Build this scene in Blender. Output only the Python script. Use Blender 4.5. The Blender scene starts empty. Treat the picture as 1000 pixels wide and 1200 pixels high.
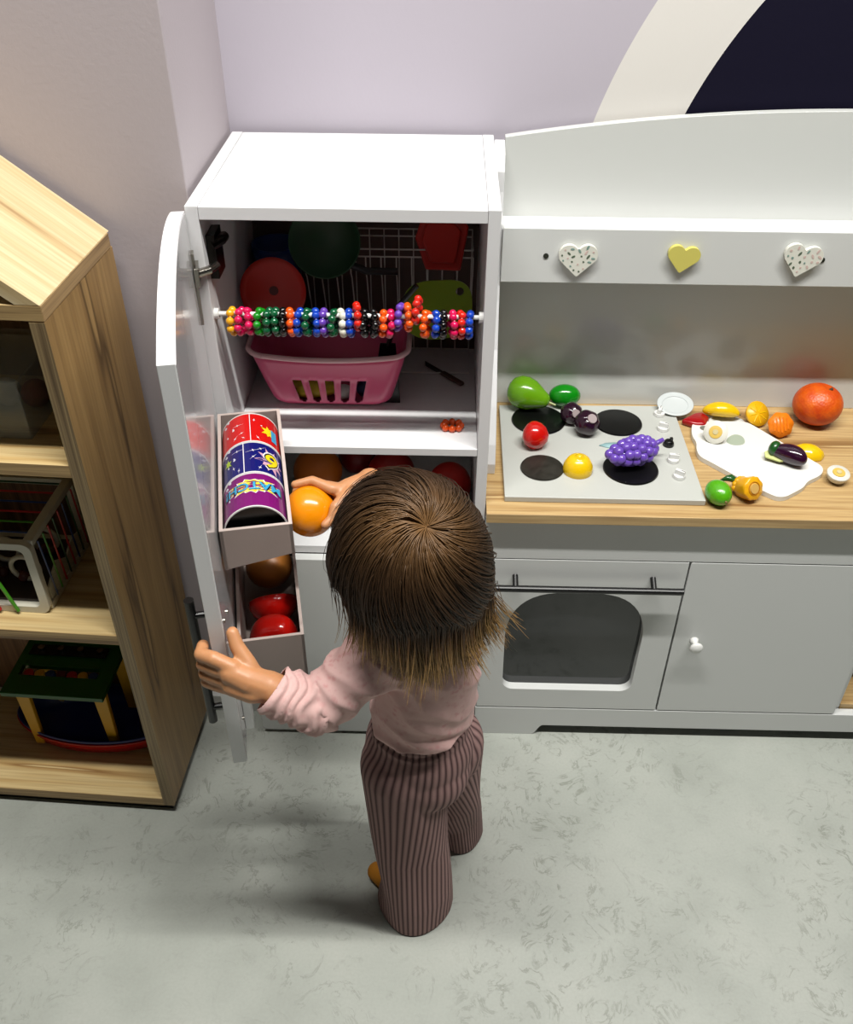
import bpy, bmesh, math, random
from mathutils import Vector, Matrix, noise
sc = bpy.context.scene
COL = sc.collection
R = math.radians
random.seed(7)

# ------------------------------------------------------------------ camera, world, lights, exposure
def make_camera():
    P, Y, Q = R(37.9026), R(-1.1475), R(0.387)
    f = Vector((math.sin(Y)*math.cos(P), math.cos(Y)*math.cos(P), -math.sin(P)))
    r = Vector((math.cos(Y), -math.sin(Y), 0)); u = r.cross(f)
    r2 = r*math.cos(Q)+u*math.sin(Q); u2 = -r*math.sin(Q)+u*math.cos(Q)
    m = Matrix((r2, u2, -f)).transposed().to_4x4()
    m.translation = (0.33207, -1.15629, 1.42917)
    cd = bpy.data.cameras.new('camera'); cd.sensor_fit = 'HORIZONTAL'; cd.sensor_width = 36
    cd.lens = 36*1.09196; cd.clip_start = .02
    o = bpy.data.objects.new('camera', cd); COL.objects.link(o); o.matrix_world = m
    sc.camera = o
make_camera()
w = bpy.data.worlds.new('world'); sc.world = w; w.use_nodes = True
w.node_tree.nodes['Background'].inputs[0].default_value = (.92, .96, 1, 1)
w.node_tree.nodes['Background'].inputs[1].default_value = .006
def area(name, loc, sx, sy, power, col=(1, .985, .94), rot=(0, 0, 0)):
    l = bpy.data.lights.new(name, 'AREA'); l.shape = 'RECTANGLE'; l.size = sx; l.size_y = sy
    l.energy = power; l.color = col
    o = bpy.data.objects.new(name, l); COL.objects.link(o); o.location = loc; o.rotation_euler = rot
area('tube_or_fill_light', (.72, -.64, 3.12), 2.4, .06, 109)
area('tube_or_fill_light', (.3, -3.0, 3.12), 2.4, .12, 2.4)  # weak fill lamp added behind the camera to lift floor and fronts
sc.view_settings.view_transform = 'Standard'; sc.view_settings.look = 'None'
sc.view_settings.gamma = 1; sc.view_settings.use_curve_mapping = False
sc.view_settings.exposure = 0.38

# ------------------------------------------------------------------ material helpers
def lin(c):
    return tuple(.76*((v/255)/12.92 if v/255 <= .04045 else ((v/255+.055)/1.055)**2.4) for v in c)   # sampled display colour -> surface albedo
def rgb(*c): return (*lin(c), 1)
MATS = {}
def new_mat(name):
    m = bpy.data.materials.new(name); m.use_nodes = True
    return m, m.node_tree, m.node_tree.nodes['Principled BSDF']
def M(name, c, rough=.5, metal=0, coat=0, spec=.5, trans=0, bump=0, bscale=200, vary=0, sss=0):
    if name in MATS: return MATS[name]
    m, t, b = new_mat(name)
    b.inputs['Base Color'].default_value = rgb(*c); b.inputs['Roughness'].default_value = rough
    b.inputs['Metallic'].default_value = metal; b.inputs['Coat Weight'].default_value = coat
    b.inputs['Specular IOR Level'].default_value = spec; b.inputs['Transmission Weight'].default_value = trans
    if sss:
        b.inputs['Subsurface Weight'].default_value = sss; b.inputs['Subsurface Radius'].default_value = (.012, .005, .003)
        b.inputs['Subsurface Scale'].default_value = .5
    if bump or vary:
        tc = t.nodes.new('ShaderNodeTexCoord'); n = t.nodes.new('ShaderNodeTexNoise')
        n.inputs['Scale'].default_value = bscale; n.inputs['Detail'].default_value = 4
        t.links.new(tc.outputs['Object'], n.inputs['Vector'])
        if bump:
            bp = t.nodes.new('ShaderNodeBump'); bp.inputs['Strength'].default_value = bump
            bp.inputs['Distance'].default_value = .002
            t.links.new(n.outputs['Fac'], bp.inputs['Height']); t.links.new(bp.outputs['Normal'], b.inputs['Normal'])
        if vary:
            n2 = t.nodes.new('ShaderNodeTexNoise'); n2.inputs['Scale'].default_value = bscale*.2
            t.links.new(tc.outputs['Object'], n2.inputs['Vector'])
            cr = ramp(t, n2.outputs['Fac'], [(.3, tuple(v*(1-vary) for v in lin(c))), (.7, lin(c))])
            t.links.new(cr.outputs['Color'], b.inputs['Base Color'])
    MATS[name] = m; return m
def ramp(t, src, stops, interp='LINEAR'):
    cr = t.nodes.new('ShaderNodeValToRGB'); cr.color_ramp.interpolation = interp
    e = cr.color_ramp.elements
    while len(e) < len(stops): e.new(.5)
    for k, (p, c) in enumerate(stops): e[k].position = p; e[k].color = (*c[:3], 1)
    t.links.new(src, cr.inputs['Fac']); return cr
def math_n(t, op, a, b=None, c=None):
    n = t.nodes.new('ShaderNodeMath'); n.operation = op
    for i, v in enumerate((a, b, c)):
        if v is None: continue
        if isinstance(v, (int, float)): n.inputs[i].default_value = v
        else: t.links.new(v, n.inputs[i])
    return n.outputs[0]
def wood(name, light, mid, dark, axis, rough=.45, fine=1.0, lines=.5, turn=0):
    """grain runs along local axis 0/1/2"""
    m, t, b = new_mat(name)
    tc = t.nodes.new('ShaderNodeTexCoord'); mp = t.nodes.new('ShaderNodeMapping')
    s = [34*fine]*3; s[axis] = 1.6; mp.inputs['Scale'].default_value = s
    src = tc.outputs['Object']
    if turn:
        vr = t.nodes.new('ShaderNodeVectorRotate'); vr.rotation_type = 'Y_AXIS'; vr.inputs['Angle'].default_value = turn
        t.links.new(src, vr.inputs['Vector']); src = vr.outputs['Vector']
    t.links.new(src, mp.inputs['Vector'])
    n = t.nodes.new('ShaderNodeTexNoise'); n.inputs['Scale'].default_value = 1; n.inputs['Detail'].default_value = 3
    n.inputs['Distortion'].default_value = .35
    t.links.new(mp.outputs['Vector'], n.inputs['Vector'])
    mp2 = t.nodes.new('ShaderNodeMapping'); s = [260*fine]*3; s[axis] = 7; mp2.inputs['Scale'].default_value = s
    t.links.new(src, mp2.inputs['Vector'])
    n2 = t.nodes.new('ShaderNodeTexNoise'); n2.inputs['Scale'].default_value = 1; n2.inputs['Detail'].default_value = 2
    t.links.new(mp2.outputs['Vector'], n2.inputs['Vector'])
    c1 = ramp(t, n.outputs['Fac'], [(.3, lin(mid)), (.5, lin(light)), (.62, lin(mid)), (.68, lin(dark)), (.72, lin(light))])
    mix = t.nodes.new('ShaderNodeMix'); mix.data_type = 'RGBA'; mix.blend_type = 'MIX'
    f = math_n(t, 'MULTIPLY', ramp(t, n2.outputs['Fac'], [(.42, (0, 0, 0)), (.7, (1, 1, 1))]).outputs['Color'], lines)
    t.links.new(f, mix.inputs[0]); t.links.new(c1.outputs['Color'], mix.inputs[6])
    mix.inputs[7].default_value = rgb(*dark)
    t.links.new(mix.outputs[2], b.inputs['Base Color']); b.inputs['Roughness'].default_value = rough
    return m

WHITE = M('white_laminate', (243, 243, 244), .32, bump=.03, bscale=400)
WHITE2 = M('grey_white_laminate', (226, 228, 226), .34, bump=.03, bscale=400)
GLOSSW = M('glossy_white_laminate', (222, 221, 222), .16, coat=.3)
BACKP = M('back_board_laminate', (224, 226, 222), .2, coat=.25)
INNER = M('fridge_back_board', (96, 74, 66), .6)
PLYW = M('raw_plywood_edge', (205, 188, 180), .55, bump=.1, bscale=300)
PLYD = M('plywood_face', (170, 155, 148), .5, bump=.05, bscale=200)
BLACK = M('black_metal', (14, 14, 15), .3)
BLACKP = M('black_plastic', (9, 9, 10), .3)
CHROME = M('nickel', (180, 175, 165), .25, metal=1)
WPLAS = M('white_plastic', (245, 245, 242), .28)
WIRE = M('white_wire', (225, 220, 215), .35)
bl, bm_, bd = (232, 206, 150), (214, 180, 120), (156, 116, 66)
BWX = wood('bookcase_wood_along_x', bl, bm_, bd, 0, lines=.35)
BWZ = wood('shaded_bookcase_wood_along_z', (184, 148, 94), (162, 127, 78), (104, 78, 44), 2, fine=.8, lines=.3)  # darker copy for the side panels, their shade put into the colour
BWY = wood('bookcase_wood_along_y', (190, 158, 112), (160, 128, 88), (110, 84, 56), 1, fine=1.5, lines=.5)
CTW = wood('counter_oak', (214, 182, 128), (196, 160, 106), (150, 112, 66), 0, rough=.4, fine=.8, lines=.55)

# ------------------------------------------------------------------ mesh helpers
def box(bm, x0, x1, y0, y1, z0, z1):
    r = bmesh.ops.create_cube(bm, size=1)
    for v in r['verts']:
        v.co = Vector((x0+(v.co.x+.5)*(x1-x0), y0+(v.co.y+.5)*(y1-y0), z0+(v.co.z+.5)*(z1-z0)))
    return r['verts']
def prism(bm, pts, axis, a0, a1):
    """extrude polygon pts (2D, remaining axes in order) along axis"""
    def mk(p, a):
        l = list(p); l.insert(axis, a); return Vector(l)
    v0 = [bm.verts.new(mk(p, a0)) for p in pts]; v1 = [bm.verts.new(mk(p, a1)) for p in pts]
    n = len(pts)
    bm.faces.new(v0); bm.faces.new(v1[::-1])
    for i in range(n): bm.faces.new((v0[i], v1[i], v1[(i+1) % n], v0[(i+1) % n]))
    bmesh.ops.recalc_face_normals(bm, faces=bm.faces)
def tube(bm, pts, r, seg=10, cap=True):
    pts = [Vector(p) for p in pts]; rings = []
    rr = r if isinstance(r, (list, tuple)) else [r]*len(pts)
    ref = None
    for i, p in enumerate(pts):
        d = (pts[min(i+1, len(pts)-1)]-pts[max(i-1, 0)]).normalized()
        if ref is None: ref = d.orthogonal().normalized()
        a = (ref-d*ref.dot(d)).normalized(); b = d.cross(a); ref = a
        rings.append([bm.verts.new(p+(a*math.cos(2*math.pi*k/seg)+b*math.sin(2*math.pi*k/seg))*rr[i]) for k in range(seg)])
    for a, b in zip(rings, rings[1:]):
        for k in range(seg): bm.faces.new((a[k], a[(k+1) % seg], b[(k+1) % seg], b[k]))
    if cap: bm.faces.new(rings[0][::-1]); bm.faces.new(rings[-1])
def lathe(bm, prof, seg=32, sx=1, sy=1, wob=None):
    """prof: list (r, z); closes at r = 0"""
    rings = []
    for (r, z) in prof:
        if r < 1e-6: rings.append([bm.verts.new((0, 0, z))])
        else:
            ring = []
            for k in range(seg):
                a = 2*math.pi*k/seg; q = r*(wob(a, z) if wob else 1)
                ring.append(bm.verts.new((q*math.cos(a)*sx, q*math.sin(a)*sy, z)))
            rings.append(ring)
    for a, b in zip(rings, rings[1:]):
        for k in range(seg):
            k2 = (k+1) % seg
            if len(a) == 1 and len(b) == 1: continue
            if len(a) == 1: bm.faces.new((a[0], b[k2], b[k]))
            elif len(b) == 1: bm.faces.new((a[k], a[k2], b[0]))
            else: bm.faces.new((a[k], a[k2], b[k2], b[k]))
    bmesh.ops.recalc_face_normals(bm, faces=bm.faces)
def ball(bm, c, r, seg=24, sc_=(1, 1, 1), rot=None):
    v = bmesh.ops.create_uvsphere(bm, u_segments=seg, v_segments=seg//2, radius=r)['verts']
    for q in v:
        q.co = Vector((q.co.x*sc_[0], q.co.y*sc_[1], q.co.z*sc_[2]))
        if rot: q.co = rot @ q.co
        q.co += Vector(c)
    return v
def obj(name, bm, mat, parent=None, bevel=0, smooth=False, loc=None, rot=None, seg=2):
    me = bpy.data.meshes.new(name); bm.to_mesh(me); bm.free()
    if smooth:
        for p in me.polygons: p.use_smooth = True
    return link(name, me, mat, parent, bevel, loc, rot, seg)
def link(name, me, mat, parent=None, bevel=0, loc=None, rot=None, seg=2):
    o = bpy.data.objects.new(name, me); COL.objects.link(o)
    if mat is not None: me.materials.clear(); me.materials.append(mat)
    if parent is not None: o.parent = parent
    if loc: o.location = loc
    if rot: o.rotation_euler = rot
    if bevel:
        b = o.modifiers.new('bevel', 'BEVEL'); b.width = bevel; b.segments = seg; b.limit_method = 'ANGLE'
        b.harden_normals = True
    return o
def boxo(name, b, mat, parent=None, bevel=.0008, loc=None, rot=None):
    bm = bmesh.new(); box(bm, *b); return obj(name, bm, mat, parent, bevel, loc=loc, rot=rot)
def thing(name, label, cat, loc=(0, 0, 0), rot=(0, 0, 0), group=None):
    o = bpy.data.objects.new(name, None); COL.objects.link(o); o.location = loc; o.rotation_euler = rot
    o.empty_display_size = .02
    return tag(o, label, cat, group)
def tag(o, label, cat, group=None):
    o['label'] = label; o['category'] = cat
    if group: o['group'] = group
    return o
def struct(o, label=None):
    o['kind'] = 'structure'
    if label: o['label'] = label
    return o
def curve_plate(loops, thick):
    """flat plate with holes: loops are 2D point lists in XY, extruded +-thick/2 in Z"""
    cu = bpy.data.curves.new('c', 'CURVE'); cu.dimensions = '2D'; cu.fill_mode = 'BOTH'; cu.extrude = thick/2
    for lp in loops:
        s = cu.splines.new('POLY'); s.points.add(len(lp)-1); s.use_cyclic_u = True
        for p, q in zip(s.points, lp): p.co = (q[0], q[1], 0, 1)
    o = bpy.data.objects.new('c', cu); COL.objects.link(o)
    dg = bpy.context.evaluated_depsgraph_get(); me = bpy.data.meshes.new_from_object(o.evaluated_get(dg))
    bpy.data.objects.remove(o); bpy.data.curves.remove(cu)
    bm = bmesh.new(); bm.from_mesh(me); bmesh.ops.remove_doubles(bm, verts=bm.verts, dist=1e-5)
    bmesh.ops.recalc_face_normals(bm, faces=bm.faces); bm.to_mesh(me); bm.free()
    return me
def bake(o):
    dg = bpy.context.evaluated_depsgraph_get(); me = bpy.data.meshes.new_from_object(o.evaluated_get(dg))
    return me
def text_mesh(s, size, ext=0.0):
    cu = bpy.data.curves.new('t', 'FONT'); cu.body = s; cu.size = size; cu.extrude = ext
    cu.align_x = 'CENTER'; cu.align_y = 'CENTER'; cu.offset = size*.02; cu.resolution_u = 3
    o = bpy.data.objects.new('t', cu); COL.objects.link(o)
    dg = bpy.context.evaluated_depsgraph_get(); me = bpy.data.meshes.new_from_object(o.evaluated_get(dg))
    bpy.data.objects.remove(o); bpy.data.curves.remove(cu); return me
def arc(cx, cy, r, a0, a1, n=8):
    return [(cx+r*math.cos(R(a0+(a1-a0)*k/n)), cy+r*math.sin(R(a0+(a1-a0)*k/n))) for k in range(n+1)]
def rrect(x0, x1, y0, y1, r, n=5):
    return arc(x1-r, y1-r, r, 0, 90, n)+arc(x0+r, y1-r, r, 90, 180, n)+arc(x0+r, y0+r, r, 180, 270, n)+arc(x1-r, y0+r, r, 270, 360, n)
ORD = ['first', 'second', 'third', 'fourth', 'fifth', 'sixth', 'seventh', 'eighth', 'ninth']

# ------------------------------------------------------------------ the room
def floor_mat():
    m, t, b = new_mat('marbled_linoleum')
    tc = t.nodes.new('ShaderNodeTexCoord')
    n0 = t.nodes.new('ShaderNodeTexNoise'); n0.inputs['Scale'].default_value = 6; n0.inputs['Detail'].default_value = 5
    n1 = t.nodes.new('ShaderNodeTexNoise'); n1.inputs['Scale'].default_value = 14; n1.inputs['Detail'].default_value = 9
    n1.inputs['Distortion'].default_value = 1.6; n1.inputs['Roughness'].default_value = .65
    n2 = t.nodes.new('ShaderNodeTexNoise'); n2.inputs['Scale'].default_value = 2.6; n2.inputs['Detail'].default_value = 3
    n3 = t.nodes.new('ShaderNodeTexNoise'); n3.inputs['Scale'].default_value = 220; n3.inputs['Detail'].default_value = 2
    n4 = t.nodes.new('ShaderNodeTexNoise'); n4.inputs['Scale'].default_value = 38; n4.inputs['Detail'].default_value = 6
    for n in (n0, n1, n2, n3, n4): t.links.new(tc.outputs['Object'], n.inputs['Vector'])
    base = ramp(t, n0.outputs['Fac'], [(.3, lin((172, 176, 168))), (.5, lin((182, 186, 178))), (.7, lin((189, 192, 184)))])
    a = math_n(t, 'ABSOLUTE', math_n(t, 'SUBTRACT', n1.outputs['Fac'], .5))
    vein = ramp(t, a, [(.0, (1, 1, 1)), (.03, (0, 0, 0))])
    patch = ramp(t, n2.outputs['Fac'], [(.42, (.15, .15, .15)), (.60, (1, 1, 1))])
    f = math_n(t, 'MULTIPLY', vein.outputs['Color'], patch.outputs['Color'])
    f = math_n(t, 'MULTIPLY', math_n(t, 'MULTIPLY', f, ramp(t, n4.outputs['Fac'], [(.44, (0, 0, 0)), (.58, (1, 1, 1))]).outputs['Color']), .5)
    mix = t.nodes.new('ShaderNodeMix'); mix.data_type = 'RGBA'
    t.links.new(f, mix.inputs[0]); t.links.new(base.outputs['Color'], mix.inputs[6]); mix.inputs[7].default_value = rgb(96, 100, 84)
    g = math_n(t, 'MULTIPLY', ramp(t, n3.outputs['Fac'], [(.35, (0, 0, 0)), (.7, (1, 1, 1))]).outputs['Color'], .12)
    mix2 = t.nodes.new('ShaderNodeMix'); mix2.data_type = 'RGBA'
    t.links.new(g, mix2.inputs[0]); t.links.new(mix.outputs[2], mix2.inputs[6]); mix2.inputs[7].default_value = rgb(140, 146, 132)
    t.links.new(mix2.outputs[2], b.inputs['Base Color']); b.inputs['Roughness'].default_value = .38
    b.inputs['Specular IOR Level'].default_value = .35
    return m
def back_wall_mat():
    m, t, b = new_mat('lilac_wall_with_painted_rings')
    tc = t.nodes.new('ShaderNodeTexCoord'); sp = t.nodes.new('ShaderNodeSeparateXYZ')
    t.links.new(tc.outputs['Object'], sp.inputs[0])
    dx = math_n(t, 'SUBTRACT', sp.outputs['X'], 1.30); dz = math_n(t, 'SUBTRACT', sp.outputs['Z'], .80)
    d = math_n(t, 'SQRT', math_n(t, 'ADD', math_n(t, 'MULTIPLY', dx, dx), math_n(t, 'MULTIPLY', dz, dz)))
    cr = ramp(t, math_n(t, 'MULTIPLY', d, 1.0), [(0, lin((16, 13, 36))), (.656, lin((238, 234, 228))), (.778, lin((200, 193, 204)))], 'CONSTANT')
    t.links.new(cr.outputs['Color'], b.inputs['Base Color']); b.inputs['Roughness'].default_value = .8; b.inputs['Specular IOR Level'].default_value = .15
    n = t.nodes.new('ShaderNodeTexNoise'); n.inputs['Scale'].default_value = 180; t.links.new(tc.outputs['Object'], n.inputs['Vector'])
    bp = t.nodes.new('ShaderNodeBump'); bp.inputs['Strength'].default_value = .12; bp.inputs['Distance'].default_value = .001
    t.links.new(n.outputs['Fac'], bp.inputs['Height']); t.links.new(bp.outputs['Normal'], b.inputs['Normal'])
    return m
WALLM = M('lilac_wall_paint', (190, 180, 184), .6, bump=.12, bscale=180)
struct(boxo('floor', (-1.6, 2.2, -3.6, .45, -.05, 0), floor_mat(), bevel=0))
struct(boxo('wall_back', (-.006, 2.2, .335, .41, 0, 3.16), back_wall_mat(), bevel=0))
struct(boxo('wall_left', (-1.6, -.006, .047, .41, 0, 3.16), WALLM, bevel=.002))
struct(boxo('ceiling', (-1.6, 2.2, -3.6, .45, 3.16, 3.2), M('ceiling_paint', (150, 148, 146), .8), bevel=0))
struct(boxo('baseboard_left', (-1.6, -.006, .035, .047, 0, .042), M('white_skirting', (225, 225, 222), .4), bevel=.002))

# ------------------------------------------------------------------ toy fridge
FW, FD, FH, T = .401, .3227, 1.0101, .0165
fr = thing('toy_fridge', 'tall white toy fridge standing open beside the play kitchen', 'toy fridge')
boxo('side_panel', (0, T, 0, FD, 0.012, FH), WHITE, fr)
boxo('side_panel', (FW-T, FW, 0, FD, 0.012, FH), WHITE, fr)
boxo('top_panel', (T+.0004, FW-T-.0004, 0, FD, FH-T-.001, FH-.0006), WHITE, fr)
boxo('back_panel', (T, FW-T, FD-.006, FD-.001, .012, FH-T-.002), INNER, fr, 0)
boxo('shelf', (T+.0004, FW-T-.0004, 0, FD-.006, .6358, .6485), WHITE, fr)
boxo('shelf', (T+.0004, FW-T-.0004, 0, FD-.006, .4400, .4550), WHITE, fr)
boxo('base_panel', (T+.0004, FW-T-.0004, .01, FD-.006, .012, .028), WHITE, fr)
me = curve_plate([rrect(.0015, FW-.0015, .010, .4388, .009)], .016)
o = link('lower_door', me, WHITE2, fr, .0015, loc=(0, -.0085, 0), rot=(R(90), 0, 0))
for x in (.03, FW-.03):
    for y in (.03, FD-.03):
        bm = bmesh.new(); tube(bm, [(x, y, 0), (x, y, .0118)], .012, 14); obj('foot', bm, BLACKP, fr)
# the open door; local x runs along the door away from the hinge, local y points to its inner face
DA = R(78.2479)
dw = .402
pts = [(0.0, .412), (dw, .412)]+[(t, 1.004+.028*(1-((t-dw/2)/(dw/2))**2)) for t in [dw*(1-k/22) for k in range(23)]]
bm = bmesh.new(); prism(bm, pts, 1, -.0175, 0)
door = obj('door', bm, WHITE, fr, .0008, rot=(0, 0, -DA)); door['label'] = 'open fridge door with an arched top'
bm = bmesh.new(); prism(bm, [(.002, .414), (dw-.002, .414)]+[(min(max(t, .002), dw-.002), 1.002+.028*(1-((t-dw/2)/(dw/2))**2)) for t in [dw*(1-k/22) for k in range(23)]], 1, 0, .0006)
obj('inner_face', bm, GLOSSW, door)
bm = bmesh.new(); tube(bm, [(.335, -.042, .425), (.335, -.042, .648)], .0062, 16)
tube(bm, [(.335, -.042, .622), (.335, -.0175, .622)], .0045, 12); tube(bm, [(.335, -.042, .452), (.335, -.0175, .452)], .0045, 12)
obj('handle', bm, BLACK, door, smooth=False)
def storage_box(name, t0, t1, o0, o1, z, hl, hr, th=.0045, a=0):
    bm = bmesh.new()
    h = max(hl, hr)
    def vb(x0, x1, y0, y1, z0, z1): box(bm, x0, x1, y0, y1, z0, z1)
    vb(t0, t1, o0, o0+th, z-hl, z); vb(t0, t1, o1-th, o1, z-hr, z)
    vb(t0, t0+th, o0+th, o1-th, z-hl, z)
    prism(bm, [(o0, z), (o0, z-hl), (o1, z-hr), (o1, z)], 0, t1-th, t1)
    prism(bm, [(o0+th, z-hl), (o0+th, z-hl+.004), (o1-th, z-hr+.004), (o1-th, z-hr)], 0, t0+th, t1-th)
    return obj(name, bm, PLYD, door, .0005)
sb1 = storage_box('storage_box', .020, .292, .0032, .092, .714, .062, .046)
sb1['label'] = 'upper door box that holds the round cartons'
sb2 = storage_box('storage_box', .020, .292, .0032, .092, .523, .098, .098)
sb2['label'] = 'lower door box that holds the toy vegetables'
# pale rims on top of the boxes
for zz, sb in ((.714, sb1), (.523, sb2)):
    bm = bmesh.new()
    for b_ in ((.020, .292, .0032, .0077), (.020, .292, .0875, .092), (.020, .0245, .0077, .0875), (.2875, .292, .0077, .0875)):
        box(bm, *b_, zz-.0002, zz+.0006)
    obj('rim', bm, PLYW, door)
for (t, z) in ((.385, .655), (.36, .45), (.335, .622)):
    bm = bmesh.new(); tube(bm, [(t, 0, z), (t, .0022, z)], .0028, 12); obj('screw', bm, CHROME, door)
# stiffening strip that shows under the child's hand
boxo('strip', (.325, .350, .0008, .012, .414, .52), WHITE2, door)
# hinge at the top
bm = bmesh.new()
box(bm, .006, .020, .0006, .004, .855, .955); tube(bm, [(.013, .004, .925), (.004, .020, .925), (-.012, .03, .925)], .006, 10)
box(bm, .004, .034, .002, .008, .915, .94)
obj('hinge', bm, CHROME, door, .0006)
bm = bmesh.new()
box(bm, T, T+.012, .018, .058, .905, .965); tube(bm, [(T+.006, .02, .95), (T+.018, .03, .955), (T+.016, .055, .95)], .007, 10)
obj('hinge_plate', bm, M('dark_hinge', (40, 36, 32), .3, metal=.8), fr, .0008)

# ------------------------------------------------------------------ round cartons in the upper door box
def dpt(t, o, z):
    return Vector((t*math.cos(DA)+o*math.sin(DA), -t*math.sin(DA)+o*math.cos(DA), z))
CR = .0392
def carton(t0, t1, mat, rot, label):
    """lies along the door; local x along its axis, local z up"""
    c = dpt((t0+t1)/2, .0476, .714-.062+.005+CR+.0045)
    r = thing('round_carton', label, 'carton', c, (0, 0, -DA), 'round printed cartons')
    L = (t1-t0)/2
    bm = bmesh.new(); seg = 48
    rings = []
    for x, q in ((-L, CR-.002), (-L, CR), (L, CR), (L, CR-.0016), (L-.03, CR-.0016)):
        rings.append([bm.verts.new((x, q*math.sin(2*math.pi*k/seg), q*math.cos(2*math.pi*k/seg))) for k in range(seg)])
    for a, b in zip(rings, rings[1:]):
        for k in range(seg): bm.faces.new((a[k], b[k], b[(k+1) % seg], a[(k+1) % seg]))
    bm.faces.new(rings[0]); bm.faces.new(rings[-1][::-1])
    bmesh.ops.recalc_face_normals(bm, faces=bm.faces)
    obj('carton_body', bm, mat, r, smooth=False).modifiers.new('e', 'EDGE_SPLIT')
    for x in (-L+.0008, L-.0008):
        bm = bmesh.new()
        n = 48
        ra = [bm.verts.new((x-.0008, (CR+.0004)*math.sin(2*math.pi*k/n), (CR+.0004)*math.cos(2*math.pi*k/n))) for k in range(n)]
        rb = [bm.verts.new((x+.0010, (CR+.0004)*math.sin(2*math.pi*k/n), (CR+.0004)*math.cos(2*math.pi*k/n))) for k in range(n)]
        rc = [bm.verts.new((x+.0010, (CR-.0012)*math.sin(2*math.pi*k/n), (CR-.0012)*math.cos(2*math.pi*k/n))) for k in range(n)]
        for A_, B_ in ((ra, rb), (rb, rc)):
            for k in range(n): bm.faces.new((A_[k], B_[k], B_[(k+1) % n], A_[(k+1) % n]))
        obj('rim', bm, WPLAS, r)
    return r, L
def onto(me, r, mat, name, x, ang, lift, rotz):
    """wrap a flat mesh (XY) on the carton: mesh X -> around, mesh Y -> along the axis"""
    bm = bmesh.new(); bm.from_mesh(me)
    bmesh.ops.subdivide_edges(bm, edges=[e for e in bm.edges if e.calc_length() > .006], cuts=2)
    for v in bm.verts:
        q = Matrix.Rotation(rotz, 2) @ Vector((v.co.x, v.co.y))
        a = ang+q.x/CR; rad = CR+lift+v.co.z
        v.co = Vector((x-q.y, rad*math.sin(a), rad*math.cos(a)))
    return obj(name, bm, mat, r)
def star(n, r0, r1, sx=1, sy=1, seed=1):
    rnd = random.Random(seed); p = []
    for k in range(2*n):
        q = r1*rnd.uniform(.75, 1.15) if k % 2 == 0 else r0
        p.append((q*math.cos(math.pi*k/n)*sx, q*math.sin(math.pi*k/n)*sy))
    return p
def flat(loops, z=0):
    me = curve_plate(loops, .0001); return me
def print_mat(name, base):
    m, t, b = new_mat(name)
    tc = t.nodes.new('ShaderNodeTexCoord'); n = t.nodes.new('ShaderNodeTexNoise'); n.inputs['Scale'].default_value = 60
    t.links.new(tc.outputs['Object'], n.inputs['Vector'])
    sp = t.nodes.new('ShaderNodeSeparateXYZ'); t.links.new(tc.outputs['Object'], sp.inputs[0])
    c = ramp(t, n.outputs['Fac'], [(.0, lin(base)), (.69, lin(base)), (.70, lin((240, 240, 250)))], 'CONSTANT')
    t.links.new(c.outputs['Color'], b.inputs['Base Color']); b.inputs['Roughness'].default_value = .22
    return m
YEL = M('print_yellow', (250, 222, 30), .3); CYA = M('print_cyan', (60, 170, 215), .3); INK = M('print_ink', (20, 18, 40), .3)
PWH = M('print_white', (245, 240, 245), .3); LIME = M('print_lime', (190, 220, 60), .3)
r1, L = carton(.067, .138, print_mat('carton_red', (214, 24, 22)), 0, 'red round carton, rearmost of the three lying in the fridge door box')
onto(flat([star(7, .006, .012, 1, 1.3, 3)]), r1, YEL, 'print', .004, .72, .0003, 0)
onto(flat([[(-.005, -.014), (.005, -.014), (.005, .014), (-.005, .014)]]), r1, CYA, 'print', .008, .95, .0005, 0)
onto(flat([[(-.0005, -L), (.0005, -L), (.0005, L), (-.0005, L)]]), r1, PWH, 'print', 0, .05, .0004, 0)
for i, (x, a, w_) in enumerate([(-.01, -.4, .010), (.012, -.25, .006), (.02, -.5, .008), (-.018, .2, .006), (.025, .3, .008), (.024, -.2, .004)]):
    onto(flat([star(4, .0008, w_*.5, 1.6, .6, i)]), r1, PWH, 'print', x, a, .0003, .5*i)
r2, L = carton(.1395, .2095, print_mat('carton_navy', (22, 26, 110)), 0, 'navy blue round carton with a yellow number 9, in the fridge door box')
onto(flat([[(-.0006, -L), (.0006, -L), (.0006, L), (-.0006, L)]]), r2, PWH, 'print', 0, -.22, .0004, 0)
onto(flat([star(10, .0145, .026, .8, 1, 5)]), r2, M('print_pink', (222, 170, 190), .3), 'print', .004, .72, .0002, 0)
me = text_mesh('9', .056); onto(me, r2, PWH, 'print', .006, .72, .0006, -.12)
me = text_mesh('9', .049); onto(me, r2, INK, 'print', .006, .72, .0009, -.12)
me = text_mesh('9', .041); onto(me, r2, YEL, 'print', .006, .72, .0012, -.12)
onto(flat([star(6, .005, .012, .6, 1.1, 9)]), r2, LIME, 'print', -.005, -.85, .0003, .3)
for i, (x, a, w_) in enumerate([(-.02, -.45, .010), (-.015, .1, .012), (-.02, .35, .010), (.0, .1, .008), (.024, .3, .009), (.025, -.4, .007), (.015, -.6, .008)]):
    onto(flat([star(4, .0008, w_*.5, 1.8, .5, i+20)]), r2, PWH, 'print', x, a, .0003, .3*i)
r3, L = carton(.211, .282, print_mat('carton_purple', (128, 22, 112)), 0, 'purple round carton printed MATCH!, front one in the fridge door box')
onto(flat([star(17, .0125, .019, 2.15, .95, 12)]), r3, PWH, 'print', -.008, .02, .0002, 0)
onto(flat([star(17, .0115, .0172, 2.1, .95, 12)]), r3, YEL, 'print', -.008, .02, .0004, 0)
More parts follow.
